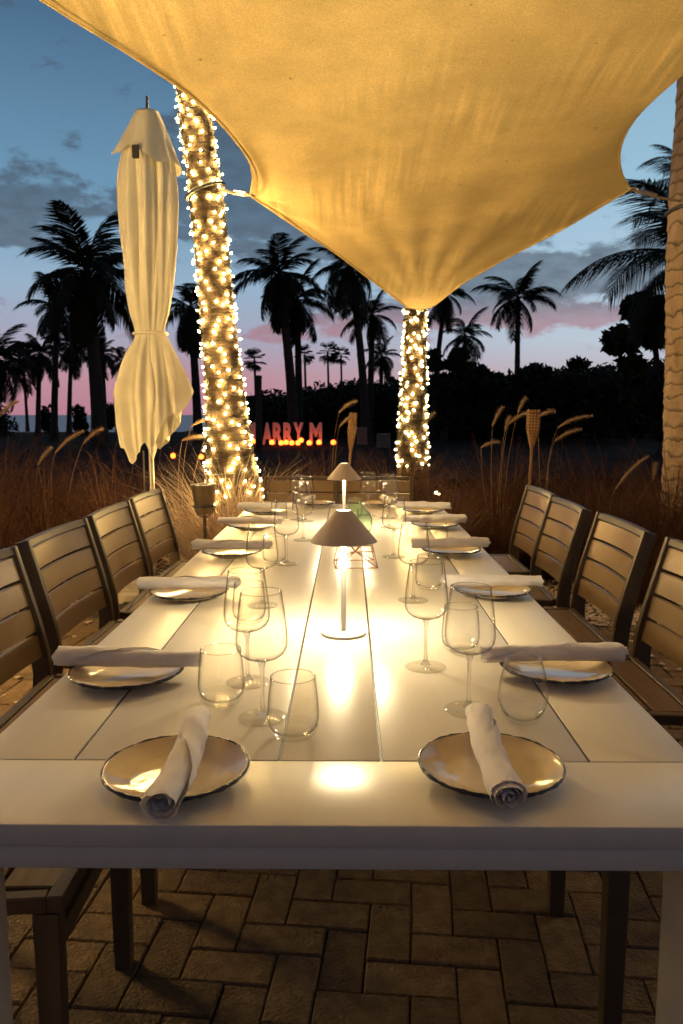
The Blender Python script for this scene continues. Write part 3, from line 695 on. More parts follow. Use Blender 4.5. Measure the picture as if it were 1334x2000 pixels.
# ------------------------------------------------------------------ palms
def trunk_mesh(path, rads, n=20, rings=160, ring_p=.1, ring_a=.006, seed=1, m='bark', name='trunk', rough=.03):
    P = np.array([list(p) for p in path]); s = np.concatenate([[0], np.cumsum(np.linalg.norm(np.diff(P, axis=0), axis=1))])
    q = np.linspace(0, s[-1], rings); c = np.stack([np.interp(q, s, P[:, k]) for k in range(3)], -1)
    for _ in range(int(rings/8)): c[1:-1] = .25*c[:-2]+.5*c[1:-1]+.25*c[2:]
    r = np.interp(q, s, rads); a = np.linspace(0, 2*PI, n, endpoint=False)
    Q_, A_ = np.meshgrid(q, a, indexing='ij')
    ph = (Q_/ring_p+.12*np.sin(A_*2+Q_*3)+.10*wob(A_*1.5, Q_*2, seed)) % 1.0
    rr = r[:, None]+ring_a*(1-ph)**2+rough*r[:, None]*wob(A_*2, Q_*9, seed+3)
    V = np.stack([c[:, None, 0]+rr*np.cos(A_), c[:, None, 1]+rr*np.sin(A_), c[:, None, 2]+0*A_], -1).reshape(-1, 3)
    F = np.array([[i*n+j, i*n+(j+1) % n, (i+1)*n+(j+1) % n, (i+1)*n+j] for i in range(rings-1) for j in range(n)])
    return npmesh(name, V, F, MT[m]), c, r
def frond_mesh(seed, curl, nl=56, lw=.0125):
    r = random.Random(seed); V = []; F = []
    pts = []; a = 0; p = Vector((0, 0, 0)); K = 16
    for i in range(K+1):
        pts.append(p.copy()); a = -curl*(i/K)**1.3; p = p+Vector((math.cos(a), 0, math.sin(a)))/K
    def at(t):
        f = t*K; i = min(int(f), K-1); f -= i; return pts[i].lerp(pts[i+1], f), (pts[i+1]-pts[i]).normalized()
    for i in range(K):                              # midrib
        w0, w1 = .013*(1-i/K)+.002, .013*(1-(i+1)/K)+.002; o_ = len(V)
        V += [pts[i]+Vector((0, -w0, 0)), pts[i]+Vector((0, w0, 0)), pts[i]+Vector((0, 0, -w0*1.2)), pts[i+1]+Vector((0, -w1, 0)), pts[i+1]+Vector((0, w1, 0)), pts[i+1]+Vector((0, 0, -w1*1.2))]
        F += [(o_, o_+1, o_+4, o_+3), (o_+1, o_+2, o_+5, o_+4), (o_+2, o_, o_+3, o_+5)]
    for s in (-1, 1):
        for i in range(nl):
            t = .10+.89*(i+r.uniform(-.35, .35))/nl; b, tg = at(min(max(t, .05), .995))
            L = .34*(math.sin(PI*min(1, t*.80+.16))**.7)*r.uniform(.8, 1.1)
            up = tg.cross(Vector((0, 1, 0)))*-1
            out_ = (tg*(.55+.25*t)+Vector((0, s, 0))*(.95-.35*t)).normalized()
            drp = r.uniform(.5, 1.15)
            m1 = b+out_*L*.45+Vector((0, 0, -drp*L*.16)); m2 = b+out_*L*.82+Vector((0, 0, -drp*L*.62))
            wd = tg*lw; o_ = len(V)
            V += [b-wd*.6, b+wd*.6, m1-wd, m1+wd, m2]
            F += [(o_, o_+1, o_+3, o_+2), (o_+2, o_+3, o_+4)]
    return npmesh('frond', [tuple(v) for v in V], F, MT['frond'], smooth=False)
FR = [frond_mesh(1, 1.0), frond_mesh(2, 1.5), frond_mesh(3, 1.9), frond_mesh(4, 1.25), frond_mesh(5, .7)]
FRN = [frond_mesh(11, 1.0, 84, .0055), frond_mesh(12, 1.4, 84, .0055), frond_mesh(13, 1.8, 84, .0055), frond_mesh(14, 1.2, 84, .0055), frond_mesh(15, .8, 84, .0055)]
def crown(root, top, L, n, seed, lo=-50, hi=82, fine=False):
    r = random.Random(seed)
    for i in range(n):
        f = (i+.5)/n; e = hi-(hi-lo)*f**.85+r.uniform(-8, 8); a = i*2.39996+r.uniform(-.3, .3)
        k = r.choice((0, 3, 3)) if e > 56 else r.choice((1, 2, 1, 3))
        if e < -25: k = r.choice((0, 4)); e -= r.uniform(0, 18)
        o = link('frond', (FRN if fine else FR)[k], root, top, (r.uniform(-.35, .35), -R(e), a), L*r.uniform(.72, 1.12))
    return
def palm(label, cx, cyy, bx, Yd, Lpx, seed, n=20, tw=.16, lean=0.5, lo=-50, group='palms across the beach', hi=86):
    n = int(n*.9); Lpx *= 1.12
    top = at_y(cx, cyy, Yd); base = Vector((at_y(bx, 800, Yd).x, Yd, -.05))
    root = thing('palm_tree', label, 'palm tree', base, 0, group)
    t = top-base; pts = []
    for q in np.linspace(0, 1, 9):
        pts.append(Vector((t.x*(q**(1+lean)), 0, t.z*q)))
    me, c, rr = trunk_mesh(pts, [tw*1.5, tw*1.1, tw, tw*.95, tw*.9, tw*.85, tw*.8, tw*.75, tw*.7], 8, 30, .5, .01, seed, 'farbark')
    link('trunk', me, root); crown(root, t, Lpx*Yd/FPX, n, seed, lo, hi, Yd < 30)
PALMS = [
    ('tall dense palm silhouette beside the closed umbrella', 168, 530, 193, 32, 138, 11, 30, .30, .6, -60),
    ('palm with drooping fronds cut by the picture edge beyond the grasses', -8, 700, -30, 34, 92, 12, 24, .2, .4, -60),
    ('small low palm over the pink horizon nearest the picture edge', 78, 690, 72, 46, 62, 13, 22, .16, .3, -60),
    ('slim straight palm beside the trunk of the tall dense palm', 112, 600, 103, 38, 78, 14, 20, .17, .2, -70),
    ('round headed palm in front of the pink sky strip', 140, 672, 133, 48, 56, 15, 24, .15, .3, -70),
    ('small round palm between the dense palm and the umbrella', 200, 690, 205, 52, 44, 16, 24, .15, .3, -70),
    ('thin palm half hidden behind the umbrella skirt', 240, 705, 232, 56, 44, 17, 18, .13, .3, -60),
    ('dark palm between the umbrella and the lit trunk', 372, 600, 386, 36, 82, 18, 24, .2, .5, -80),
    ('slender palm with a tiny head low over the sea', 45, 700, 52, 60, 42, 30, 18, .12, .3, -60),
    ('tall palm with a wide crown right of the lit leaning trunk', 545, 535, 574, 38, 100, 19, 26, .24, .5, -65),
    ('palm with hanging fronds directly behind the wide crowned palm', 580, 585, 585, 42, 80, 20, 22, .2, .2, -75),
    ('palm with a curved trunk below the sail edge', 682, 520, 714, 38, 92, 21, 24, .2, .8, -65),
    ('leaning palm just left of the farther lit trunk', 728, 615, 722, 42, 62, 22, 22, .18, .4, -65),
    ('low palm tucked under the leaning palm near the farther lit trunk', 746, 695, 742, 52, 46, 23, 18, .15, .3, -50),
    ('palm with a bent trunk half covered by the sail corner', 872, 575, 848, 44, 62, 24, 16, .16, 1.2, -75, ),
    ('small open palm above the dark trees right of the farther lit trunk', 908, 655, 908, 46, 58, 25, 15, .13, .1, -35),
    ('single upright palm standing clear against the grey cloud', 1012, 582, 1010, 42, 76, 26, 18, .16, .1, -35),
]
for p in PALMS: palm(*p)
palm('big palm whose fronds sweep out behind the bare ringed trunk', 1362, 500, 1375, 20, 225, 27, 24, .2, .3, -40)
palm('higher palm with fronds showing beside the sail rope on the bare trunk', 1352, 352, 1380, 27, 112, 28, 22, .2, .3, -60)
# slim distant fan palms
def fan_palm(label, cx, cyy, Yd, rpx, seed):
    r = random.Random(seed); top = at_y(cx, cyy, Yd); base = Vector((top.x, Yd, -.5)); t = top-base
    root = thing('fan_palm', label, 'palm tree', base, 0, 'slim distant fan palms')
    MB().tube([(0, 0, 0), (.1, 0, t.z*.5), t], [.22, .17, .14], 6).obj('trunk', MT['farbark'], root)
    V = []; F = []; L = rpx*Yd/FPX
    for i in range(26):
        a = r.uniform(0, 2*PI); e = R(r.uniform(-75, 80)); d = Vector((math.cos(a)*math.cos(e), math.sin(a)*math.cos(e), math.sin(e)))
        c = t+d*L*.45; s1 = d.cross(Vector((0, 0, 1))).normalized(); s2 = d.cross(s1)
        for k in range(9):
            b = (k-4)*.28; dd = (d*math.cos(b)+s1*math.sin(b)).normalized(); o_ = len(V)
            V += [c-s1*.04*L, c+s1*.04*L, c+dd*L*.55+s1*.02*L, c+dd*L*.62-Vector((0, 0, .07*L))]; F += [(o_, o_+1, o_+2, o_+3)]
        o_ = len(V); V += [t-s1*.02*L, t+s1*.02*L, c]; F += [(o_, o_+1, o_+2)]
    link('crown', npmesh('crown', V, F, MT['frond'], smooth=False), root)
for lb, x, y, d_, rp in (('slim fan palm standing alone right beside the lit leaning trunk', 497, 702, 95, 24), ('slim fan palm seen just right of the paired palm trunks', 595, 692, 95, 21),
                         ('left one of the two distant fan palms under the sail edge', 640, 688, 100, 24), ('shorter fan palm of the pair under the sail edge', 666, 694, 105, 19)):
    fan_palm(lb, x, y, d_, rp, int(x))

# near palms: two lit ones and the bare ringed one
def near_palm(label, pix, Yd, m, seed, ztop, ring_p=.1, ring_a=.006, rings=220, n=28, dx=0.):
    pts = []; rad = []
    for q_ in pix:
        if Yd is None: pts.append(Vector(q_[:3])); rad.append(q_[3])
        else: pts.append(at_y(q_[0], q_[1], Yd)); rad.append(q_[2]*Yd/FPX/2)
    d = (pts[-1]-pts[-2]).normalized(); base = pts[-1]+d*((pts[-1].z+.03)/max(-d.z, .2)); base.z = -.03; pts.append(base); rad.append(rad[-1]*1.12)
    d0 = (pts[0]-pts[1]).normalized(); top = pts[0]+d0*((ztop-pts[0].z)/d0.z); pts.insert(0, top); rad.insert(0, rad[0]*.85)
    root = thing('palm_tree', label, 'palm tree', base, 0, 'palms round the terrace')
    loc = [p-base for p in reversed(pts)]; rr = list(reversed(rad))
    me, c, r = trunk_mesh(loc, rr, n, rings, ring_p, ring_a, seed, m)
    link('trunk', me, root); crown(root, loc[-1], 2.6, 16, seed, -30, 70, True)
    return root, base, c, r
pix1 = [(371, 150, 54), (382, 230, 58), (405, 400, 63), (417, 525, 63), (428, 650, 66), (438, 750, 73), (446, 850, 86), (455, 950, 104)]
pm1, b1, c1, r1 = near_palm('leaning palm trunk wrapped in warm string lights beside the umbrella', pix1, 5.85, 'bark', 41, 7.6)
pix2 = [(812, 560, 38), (812, 630, 41), (810, 700, 45), (806, 800, 53), (806, 900, 62)]
pm2, b2, c2, r2 = near_palm('farther palm trunk wrapped in string lights under the sail corner', pix2, 8.45, 'bark', 42, 7.2)
pix3 = [(1392, 100, 118), (1388, 250, 122), (1377, 400, 128), (1372, 550, 128), (1371, 700, 130), (1369, 850, 134), (1367, 960, 140)]
pm3, b3, c3, r3 = near_palm('bare palm trunk with ringed bark at the picture edge beyond the slatted chairs', pix3, 6.3, 'ringbark', 43, 8.2, .105, .008, 420, 40)

pm4, b4, c4, r4 = near_palm('unseen string lit palm added as side light past the umbrella side chairs', [(-2.95, 3.3, 3.4, .13), (-2.9, 3.25, 2.0, .14), (-2.82, 3.2, .3, .17)], None, 'bark', 44, 7.4)  # unseen lit palms added to light chairs, gravel and table leg from the sides
pm5, b5, c5, r5 = near_palm('unseen string lit palm added as side light past the bare trunk side chairs', [(3.75, 3.5, 3.4, .13), (3.7, 3.5, 2.0, .14), (3.62, 3.5, .4, .17)], None, 'bark', 45, 7.2)
# string lights: each bulb a part
ico = bmesh.new(); bmesh.ops.create_icosphere(ico, subdivisions=1, radius=.0062); bulb_me = bpy.data.meshes.new('bulb'); ico.to_mesh(bulb_me); ico.free(); bulb_me.materials.append(MT['bulb']); bulb_me.shade_smooth()
def string_lights(label, base, c, r, z0, z1, nfront, nback, seed, bs=1.0):
    rr = random.Random(seed)
    root = thing('string_lights', label, 'string lights', base, 0, 'warm string lights wound round palm trunks')
    def surf(z, a, off):
        x = np.interp(z, c[:, 2], c[:, 0]); y = np.interp(z, c[:, 2], c[:, 1]); q = np.interp(z, c[:, 2], r)+off
        return Vector((x+q*math.cos(a), y+q*math.sin(a), z))
    k = 0; pitch = .052*(z1-z0)/2.9; turns = (z1-z0)/pitch
    tot = nfront+nback; i = 0; nb = []; f_ = 0
    for i in range(tot):
        t = (i+rr.uniform(-.3, .3))/tot; z = z0+(z1-z0)*min(max(t, 0), 1)+rr.uniform(-.03, .03); a = 2*PI*turns*t+rr.uniform(-.25, .25)
        p = surf(z, a, rr.uniform(.006, .024))
        front_ = math.sin(a) < .35
        if front_ and f_ < 300:
            link('bulb', bulb_me, root, p, None, bs*rr.uniform(.8, 1.15)); f_ += 1
        else: nb.append(p)
    V = []; F = []
    bv = [v.co.copy() for v in bulb_me.vertices]; bf = [tuple(q.vertices) for q in bulb_me.polygons]
    for p in nb:
        o_ = len(V); V += [tuple(p+q*bs) for q in bv]; F += [tuple(o_+j for j in f) for f in bf]
    o = link('rear_bulbs', npmesh('rear_bulbs', V, F, MT['bulb']), root); o['kind'] = 'stuff'
    wpts = [surf(z0+(z1-z0)*t, 2*PI*turns*t, .012+.004*math.sin(t*200)) for t in np.linspace(0, 1, 1100)]
    MB().tube(wpts, .0028, 4).obj('wire', MT['wire'], root)
    return root
string_lights('string lights wound round the leaning palm beside the umbrella', b1, c1, r1, .58, 3.75, 290, 110, 51)
string_lights('string lights wound round the farther palm under the sail corner', b2, c2, r2, .72, 2.42, 150, 60, 52)
string_lights('added string lights on the unseen palm past the umbrella side chairs', b4, c4, r4, .12, 2.9, 150, 150, 53, 1.5)  # lights of the added palms, bulbs enlarged for more side light
string_lights('added string lights on the unseen palm past the bare trunk side chairs', b5, c5, r5, .15, 2.9, 80, 50, 54, 1.25)
# loose fairy lights lying in the grasses
gl = [(1290, 1085), (1297, 1100), (1283, 1118), (1291, 1140), (1308, 1092), (1270, 1150), (1301, 1152), (1281, 1164)]
fl = thing('fairy_lights', 'few tiny fairy lights in the grasses behind the bare trunk side chairs', 'string lights', at_y(1290, 1120, 5.4))
for x, y in gl: link('bulb', bulb_me, fl, at_y(x, y, 5.4)-Vector(fl.location), None, .55)
MB().tube([at_y(x, y, 5.41)-Vector(fl.location) for x, y in gl], .002, 4).obj('wire', MT['wire'], fl)
fl2 = thing('fairy_lights', 'two tiny fairy lights in the grass beside the far end chair', 'string lights', at_y(855, 963, 6.2))
for x, y in ((852, 962), (858, 965)): link('bulb', bulb_me, fl2, at_y(x, y, 6.2)-Vector(fl2.location), None, .6)
MB().tube([at_y(846, 958, 6.21)-Vector(fl2.location), at_y(852, 962, 6.21)-Vector(fl2.location), at_y(866, 972, 6.21)-Vector(fl2.location)], .002, 4).obj('wire', MT['wire'], fl2)

# sail ropes
def rope(label, a, b, extra=None):
    t = thing('sail_rope', label, 'rope', a, 0, 'ropes tying the sail corners')
    MB().tube([Vector((0, 0, 0)), (Vector(b)-Vector(a))*.5+Vector((0, 0, -.01)), Vector(b)-Vector(a)], [.011, .009, .010], 8).obj('cord', MT['rope'], t)
    d = Vector(b)-Vector(a)
    MB().tube([d*.12, d*.5], [.017, .013], 8).obj('turnbuckle', MT['steel'], t)
    rg = []
    n_ = d.normalized(); u_ = n_.cross(Vector((0, 0, 1))).normalized(); w_ = u_.cross(n_)
    for q in np.linspace(0, 2*PI, 17): rg.append((u_*math.cos(q)+n_*math.sin(q))*.03)
    MB().tube(rg, .006, 6, cap=False).obj('ring', MT['steel'], t)
    if extra is not None:
        cc, r_, e = extra; V = []
        for q in np.linspace(0, 2*PI, 25): V.append(Vector((cc.x+(r_+.012)*math.cos(q), cc.y+(r_+.012)*math.sin(q), e+.05*math.cos(q)))-Vector(a))
        MB().tube(V, .016, 6, cap=False).obj('strap', MT['dark'], t)
def trunk_at(base, c, r, z):
    zl = z-base.z; return Vector((base.x+np.interp(zl, c[:, 2], c[:, 0]), base.y+np.interp(zl, c[:, 2], c[:, 1]), z)), float(np.interp(zl, c[:, 2], r))
q, rq = trunk_at(b1, c1, r1, A.z+.12); rope('rope tying the sail to the lit leaning palm', A, q+Vector((rq*.9, -rq*.5, 0)), (q, rq, q.z))
q, rq = trunk_at(b3, c3, r3, Cc.z+.03); rope('rope tying the sail to the bare ringed trunk', Cc, q+Vector((-rq*.9, -rq*.4, 0)), (q, rq, q.z))
q, rq = trunk_at(b2, c2, r2, Bc.z-.02); rope('short rope tying the low sail corner to the farther lit palm', Bc, q+Vector((0, -rq*.8, 0)), (q, rq, q.z))

# ------------------------------------------------------------------ closed umbrella
UY = 5.45
def umb():
    base = at_y(303, 1150, UY); bx0 = base.x
    root = thing('closed_umbrella', 'closed cream canvas parasol tied at its waist beside the lit palm', 'umbrella', (bx0, UY, 0))
    pxm = UY/FPX*1.0
    def zof(py): return at_y(288, py, UY).z
    zA, zB = zof(200), zof(900)
    zt_ = np.array([zof(q) for q in range(180, 921, 10)])
    def at_zs(py): return np.interp(py, np.arange(180, 921, 10), zt_)+0*a
    n = 168; prof = [(224, 16), (228, 27), (245, 36), (270, 44), (300, 50), (330, 53), (400, 53), (480, 50), (560, 44), (610, 37), (640, 31), (652, 29.5), (662, 31), (690, 47), (720, 60), (750, 70), (770, 74), (800, 70), (835, 64), (870, 56), (908, 40)]
    yy = np.array([p[0] for p in prof]); ww = np.array([p[1] for p in prof])
    rows = np.concatenate([np.linspace(224, 652, 60), np.linspace(660, 900, 44)])
    a = np.linspace(0, 2*PI, n, endpoint=False); V = []
    HA = np.array([-PI, -2.75, -2.25, -1.85, -1.55, -1.25, -.85, -.35, .1, .7, 1.4, 2.0, 2.6, PI]); HY = np.array([868, 880, 905, 880, 862, 898, 868, 822, 806, 850, 880, 840, 872, 868])
    aw = (a+PI) % (2*PI)-PI; hemy = np.interp(aw, HA, HY)
    for ri, py0 in enumerate(rows):
        skirt = py0 > 656
        v_ = np.clip((py0-660)/240, 0, 1)
        py = np.where(skirt, 660+(hemy-660)*v_, py0)
        w_ = np.interp(py, yy, ww)*pxm*.86
        amp = .25*np.clip((py0-240)/120, 0, 1)*(1-.5*math.exp(-((py0-652)/28)**2))
        fold = (2*np.abs(np.sin(a*3.5+.3*np.sin(py*.012)+.5))**.7-1.15)*.75+np.sin(a*11+py*.008+2)*.34+np.sin(a*19-py*.006)*.2
        rr = w_*(1+amp*fold)+.006*wob(a*3, py*.03, 5)*np.clip((py0-640)/60, .35, 1)
        rr = np.where(skirt & (np.cos(a) > .1), rr*(1-.16*np.clip(np.cos(a), 0, 1)*v_**.5), rr)
        off = np.interp(py, [220, 330, 650, 770, 900], [.044, .034, .014, .010, -.008])
        V.append(np.stack([rr*np.cos(a)+off, rr*np.sin(a)*.85, at_zs(py)], -1))
    V = np.concatenate(V); k = len(rows)
    F = np.array([[i*n+j, i*n+(j+1) % n, (i+1)*n+(j+1) % n, (i+1)*n+j] for i in range(k-1) for j in range(n)])
    link('canopy', npmesh('canopy', V, F, MT['canvas']), root)
    # loose panel thrown out on one side below the tie
    px_l = np.array([300, 304, 308, 312]); py_l = np.array([655, 730, 800, 864]); px_r = np.array([326, 344, 362, 380]); py_r = np.array([655, 690, 728, 770])
    gu, gv = 40, 30; PV = []
    for i in range(gv):
        v_ = i/(gv-1)
        for j in range(gu):
            u_ = j/(gu-1); q = v_*3
            xl, yl = np.interp(q, range(4), px_l), np.interp(q, range(4), py_l); xr, yr = np.interp(q, range(4), px_r), np.interp(q, range(4), py_r)
            px_, py_ = xl+(xr-xl)*u_, yl+(yr-yl)*u_+10*v_*math.sin(u_*9+1)
            w_ = at_y(px_, py_, UY)
            PV.append((w_.x-bx0, -(.085+.155*v_**.8)*math.cos(u_*1.5)-.012+.020*v_*math.sin(u_*15+.6)+.008*v_*math.sin(u_*29+v_*5), w_.z))
    PF = np.array([[i*gu+j, i*gu+j+1, (i+1)*gu+j+1, (i+1)*gu+j] for i in range(gv-1) for j in range(gu-1)])
    link('loose_panel', npmesh('loose_panel', PV, PF, MT['canvas']), root)
    # vent cap: loose skirt over the top
    V = []; rows = np.linspace(0, 1, 20)
    for t in rows:
        py = 219+t*95; w_ = (20+37*t)*pxm; fold = np.sin(a*4+.4)*.55+np.sin(a*9+1)*.25
        rr = w_*(1+(.03+.13*t)*fold)+.004; zz = zof(py)+.03*t*np.cos(a*4+1.2)*t-.05*t*np.cos(a)*t
        V.append(np.stack([rr*np.cos(a)+.044-.010*t, rr*np.sin(a)*.9, zz], -1))
    V = np.concatenate(V); V = np.concatenate([V, [[.044, 0, zof(216)]]]); k = 20
    F = [(i*n+j, i*n+(j+1) % n, (i+1)*n+(j+1) % n, (i+1)*n+j) for i in range(k-1) for j in range(n)]+[(j, len(V)-1, (j+1) % n) for j in range(n)]
    link('vent_cap', npmesh('vent_cap', V, F, MT['canvas']), root)
    MB().tube([(.044, 0, zof(222)), (.046, 0, zof(188))], [.011, .008], 10).obj('finial', MT['dark'], root)
    MB().box((.012, -.205, zof(316)), (.045, .02, .085), .006).obj('vent_hole_shade', MT['dark'], root)  # dark block standing in for the shaded vent hole and its rib end
    MB().tube([(.022+.112*math.cos(q), .095*math.sin(q), zof(652)) for q in np.linspace(0, 2*PI, 33)], .012, 6, cap=False).obj('tie_strap', MT['canvas'], root)
    MB().tube([(0, 0, 0.06), (0, 0, zof(760)), (.044, 0, zof(222))], .019, 12).obj('pole', MT['steel'], root)
    MB().tube([(-.045, -.03, zof(880)), (-.045, -.03, .5)], .006, 6).obj('crank_cord', MT['steel'], root)
    MB().lathe([(0, 0), (.29, 0), (.30, .01), (.30, .055), (.285, .068), (.21, .072), (.205, .080), (.08, .085), (.075, .11), (.04, .115), (.035, .33), (0, .33)], 48, c=(-.10, -.02, -.02)).obj('base', MT['concrete'], root)
umb()

# ------------------------------------------------------------------ wine bucket on a stand
bp_ = at_y(399, 1000, 4.95)
wb = thing('ice_bucket', 'small steel wine bucket held on a tall stand beside the lit palm', 'ice bucket', (bp_.x, 4.95, 0))
zb = at_y(395, 1003, 4.95).z; zt_ = at_y(395, 946, 4.95).z
MB().lathe([(0, zb), (.052, zb), (.058, zb+.01), (.078, zt_-.01), (.082, zt_-.004), (.082, zt_), (.076, zt_), (.072, zt_-.02), (.054, zb+.012), (0, zb+.008)], 36).obj('bucket', MT['steel'], wb)
sd = thing('bucket_stand', 'slim metal stand carrying the wine bucket', 'stand', (bp_.x, 4.95, 0))
MB().tube([(.069*math.cos(q), .069*math.sin(q), zb+.05) for q in np.linspace(0, 2*PI, 25)], .006, 6, cap=False).obj('ring', MT['dark'], sd)
MB().tube([(0, 0, .02), (0, 0, zb-.008)], .011, 8).obj('pole', MT['dark'], sd)
MB().lathe([(0, -.02), (.13, -.02), (.13, -.005), (.02, .02), (0, .02)], 32).obj('base', MT['dark'], sd)
for s in (-1, 1):
    MB().tube([(.004*s, 0, zb-.03), (.05*s, 0, zb), (.069*s, 0, zb+.05)], .005, 6).obj('arm', MT['dark'], sd)

# ------------------------------------------------------------------ tiki torches
def torch(label, top, basepx, Yd, w_):
    t = at_y(*top, Yd); b = at_y(*basepx, Yd); d = (b-t).normalized(); g = t+d*((t.z+.02)/-d.z)
    root = thing('tiki_torch', label, 'torch', g, 0, 'bamboo torches in the grasses'); tt = t-g; ax = tt.normalized(); H = .34
    MB().tube([(0, 0, 0), tt-ax*H], [.013, .013], 10).obj('pole', MT['bamboo'], root)
    u_ = ax.cross(Vector((0, 1, 0))).normalized(); v_ = ax.cross(u_); bk = MB()
    for k in range(12):                       # split canes flaring up into the basket
        a = 2*PI*k/12; rad = u_*math.cos(a)+v_*math.sin(a)
        bk.tube([tt-ax*H+rad*.012, tt-ax*.17+rad*(.018+w_*.32), tt-ax*.0+rad*w_*.5], [.006, .006, .006], 5)
    for q in np.linspace(.02, .30, 12):       # woven bands
        rq = np.interp(q, [0, .17, .34], [w_*.5, .018+w_*.32, .013])+.003
        bk.tube([tt-ax*q+(u_*math.cos(a)+v_*math.sin(a))*(rq+.003*((j % 2)*2-1)) for j, a in enumerate(np.linspace(0, 2*PI, 25))], .0065, 5, cap=False)
    bk.obj('basket', MT['bamboo'], root)
    MB().tube([tt-ax*.13, tt-ax*.012], w_*.38, 12).obj('canister', MT['dark'], root)
torch('bamboo torch with woven basket rising from the grasses by the bare trunk side chairs', (1043, 800), (1037, 905), 7.0, .105)
torch('thin bamboo torch leaning behind the far table lamp', (690, 806), (683, 905), 7.4, .055)

# ------------------------------------------------------------------ fountain grasses
def blades(cl, nb, hmin, hmax, spread, seed, width=.006):
    r = np.random.default_rng(seed); out_v = []; 
    base = np.repeat(np.array(cl), nb, 0); n = len(base)
    a = r.uniform(0, 2*PI, n); rad = np.abs(r.normal(0, .07, n)); L = r.uniform(hmin, hmax, n)*np.repeat(r.uniform(.55, 1.2, len(cl)), nb); tilt = np.abs(r.normal(.25, .28, n))*spread; curl = r.uniform(.5, 2.0, n)*spread
    x0 = base[:, 0]+rad*np.cos(a); y0 = base[:, 1]+rad*np.sin(a); K = 5
    P = [np.stack([x0, y0, 0*x0-.03], -1)]; ang_ = tilt.copy()
    for i in range(K):
        step = L/K; P.append(P[-1]+np.stack([np.sin(ang_)*np.cos(a)*step, np.sin(ang_)*np.sin(a)*step, np.cos(ang_)*step], -1)); ang_ = ang_+curl/K*(.5+i*.35)
    sidev = np.stack([-np.sin(a), np.cos(a), 0*a], -1)
    jit = r.normal(0, .35, (n, 3)); sidev = sidev+jit; sidev /= np.linalg.norm(sidev, axis=1)[:, None]
    V = []
    for i in range(K+1):
        wq = width*(1-(i/(K+.3))**2)*r.uniform(.7, 1.2, n); V += [P[i]-sidev*wq[:, None]*.5, P[i]+sidev*wq[:, None]*.5]
    V = np.stack(V, 1).reshape(-1, 3); m_ = 2*(K+1)
    q = np.array([[2*i, 2*i+1, 2*i+3, 2*i+2] for i in range(K)])
    F = (np.arange(n)[:, None, None]*m_+q[None]).reshape(-1, 4)
    return V, F
def grass(name, boxes, nb, h, spread, seed, m, label, width=.006):
    r = random.Random(seed); cl = []
    for (x0, x1, y0, y1, n) in boxes:
        for _ in range(n): cl.append((r.uniform(x0, x1), r.uniform(y0, y1)))
    V, F = blades(cl, nb, h[0], h[1], spread, seed, width)
    return tag(link(name, npmesh(name, V, F, MT[m], smooth=False)), label, 'grass', kind='stuff')
grass('fountain_grass_bed', [(-4.6, -1.85, 4.9, 5.6, 26), (-5.6, -1.5, 5.8, 7.4, 70), (-3.8, -2.5, 3.4, 4.8, 12)], 210, (.55, 1.25), 1.0, 61, 'grass', 'dark reddish fountain grass massed behind the umbrella side chairs')
grass('fountain_grass_bed', [(-.6, 1.6, 6.6, 7.8, 40), (-.5, 1.3, 5.75, 6.4, 14)], 190, (.5, 1.08), .95, 62, 'grass', 'dark reddish fountain grass behind the far end chairs')
grass('fountain_grass_bed', [(1.25, 5.2, 5.6, 7.6, 76), (1.6, 3.2, 5.1, 5.6, 14), (2.7, 4.2, 3.7, 5.0, 14)], 210, (.5, 1.15), 1.0, 63, 'grass', 'dark reddish fountain grass massed behind the bare trunk side chairs')
grass('pale_grass_tuft', [(-.98, -.66, 5.15, 5.45, 10)], 200, (.75, 1.1), .95, 64, 'grassl', 'pale grass tuft lit brightly at the foot of the lit leaning palm', .008)

# plumes, grouped into the plants they grow from
def plume_parts(root, org, a, b, seed, thick=.027, sagk=.16):
    r = random.Random(seed); a = Vector(a); b = Vector(b); L = (b-a).length; mid = (a+b)/2+Vector((0, 0, L*sagk)); pts = []
    for t in np.linspace(0, 1, 12): pts.append(a*(1-t)**2+mid*2*t*(1-t)+b*t*t)
    m_ = MB(); m_.tube([p-org for p in pts], [thick*.42*max(.15, math.sin(PI*(.12+.84*t))**.6) for t in np.linspace(0, 1, 12)], 7)
    for i in range(260):
        t = r.uniform(.02, .98); f = t*11; k = min(int(f), 10); p = pts[k].lerp(pts[k+1], f-k); tg = (pts[k+1]-pts[k]).normalized()
        n_ = Vector((r.gauss(0, 1), r.gauss(0, 1), r.gauss(0, 1))); n_ = (n_-tg*n_.dot(tg)).normalized(); ln = thick*1.8*max(.2, math.sin(PI*(.1+.85*t))**.6)
        e = p+(n_*.75+tg*.75)*ln; s = tg.cross(n_)*.0014; o_ = p-org
        m_.add([o_-s, o_+s, e-org], [(0, 1, 2)])
    m_.obj('plume', MT['plume'], root, smooth=False)
    foot = Vector((org.x+r.uniform(-.06, .06), org.y+r.uniform(-.05, .05), -.02)); ctrl = Vector((foot.x*.4+a.x*.6-(b.x-a.x)*.4, a.y, a.z*.75)); st_ = []
    for t in np.linspace(0, 1, 9): st_.append(foot*(1-t)**2+ctrl*2*t*(1-t)+a*t*t-org)
    MB().tube(st_, .0014, 4).obj('stem', MT['plume'], root)
def plumed(label, orgpx, Yd, lst, seed):
    org = Vector((at_y(orgpx, 900, Yd).x, Yd, -.02)); root = thing('plumed_grass', label, 'grass', org, 0, 'plumed fountain grass plants')
    V, F = blades([(0, 0)], 160, .45, .85, 1.0, seed); link('foliage', npmesh('foliage', V, F, MT['grass'], smooth=False), root)
    for i, (x0, y0, x1, y1) in enumerate(lst):
        plume_parts(root, org, at_y(x0, y0, Yd+.1*i), at_y(x1, y1, Yd+.1*i-.05), seed+i)
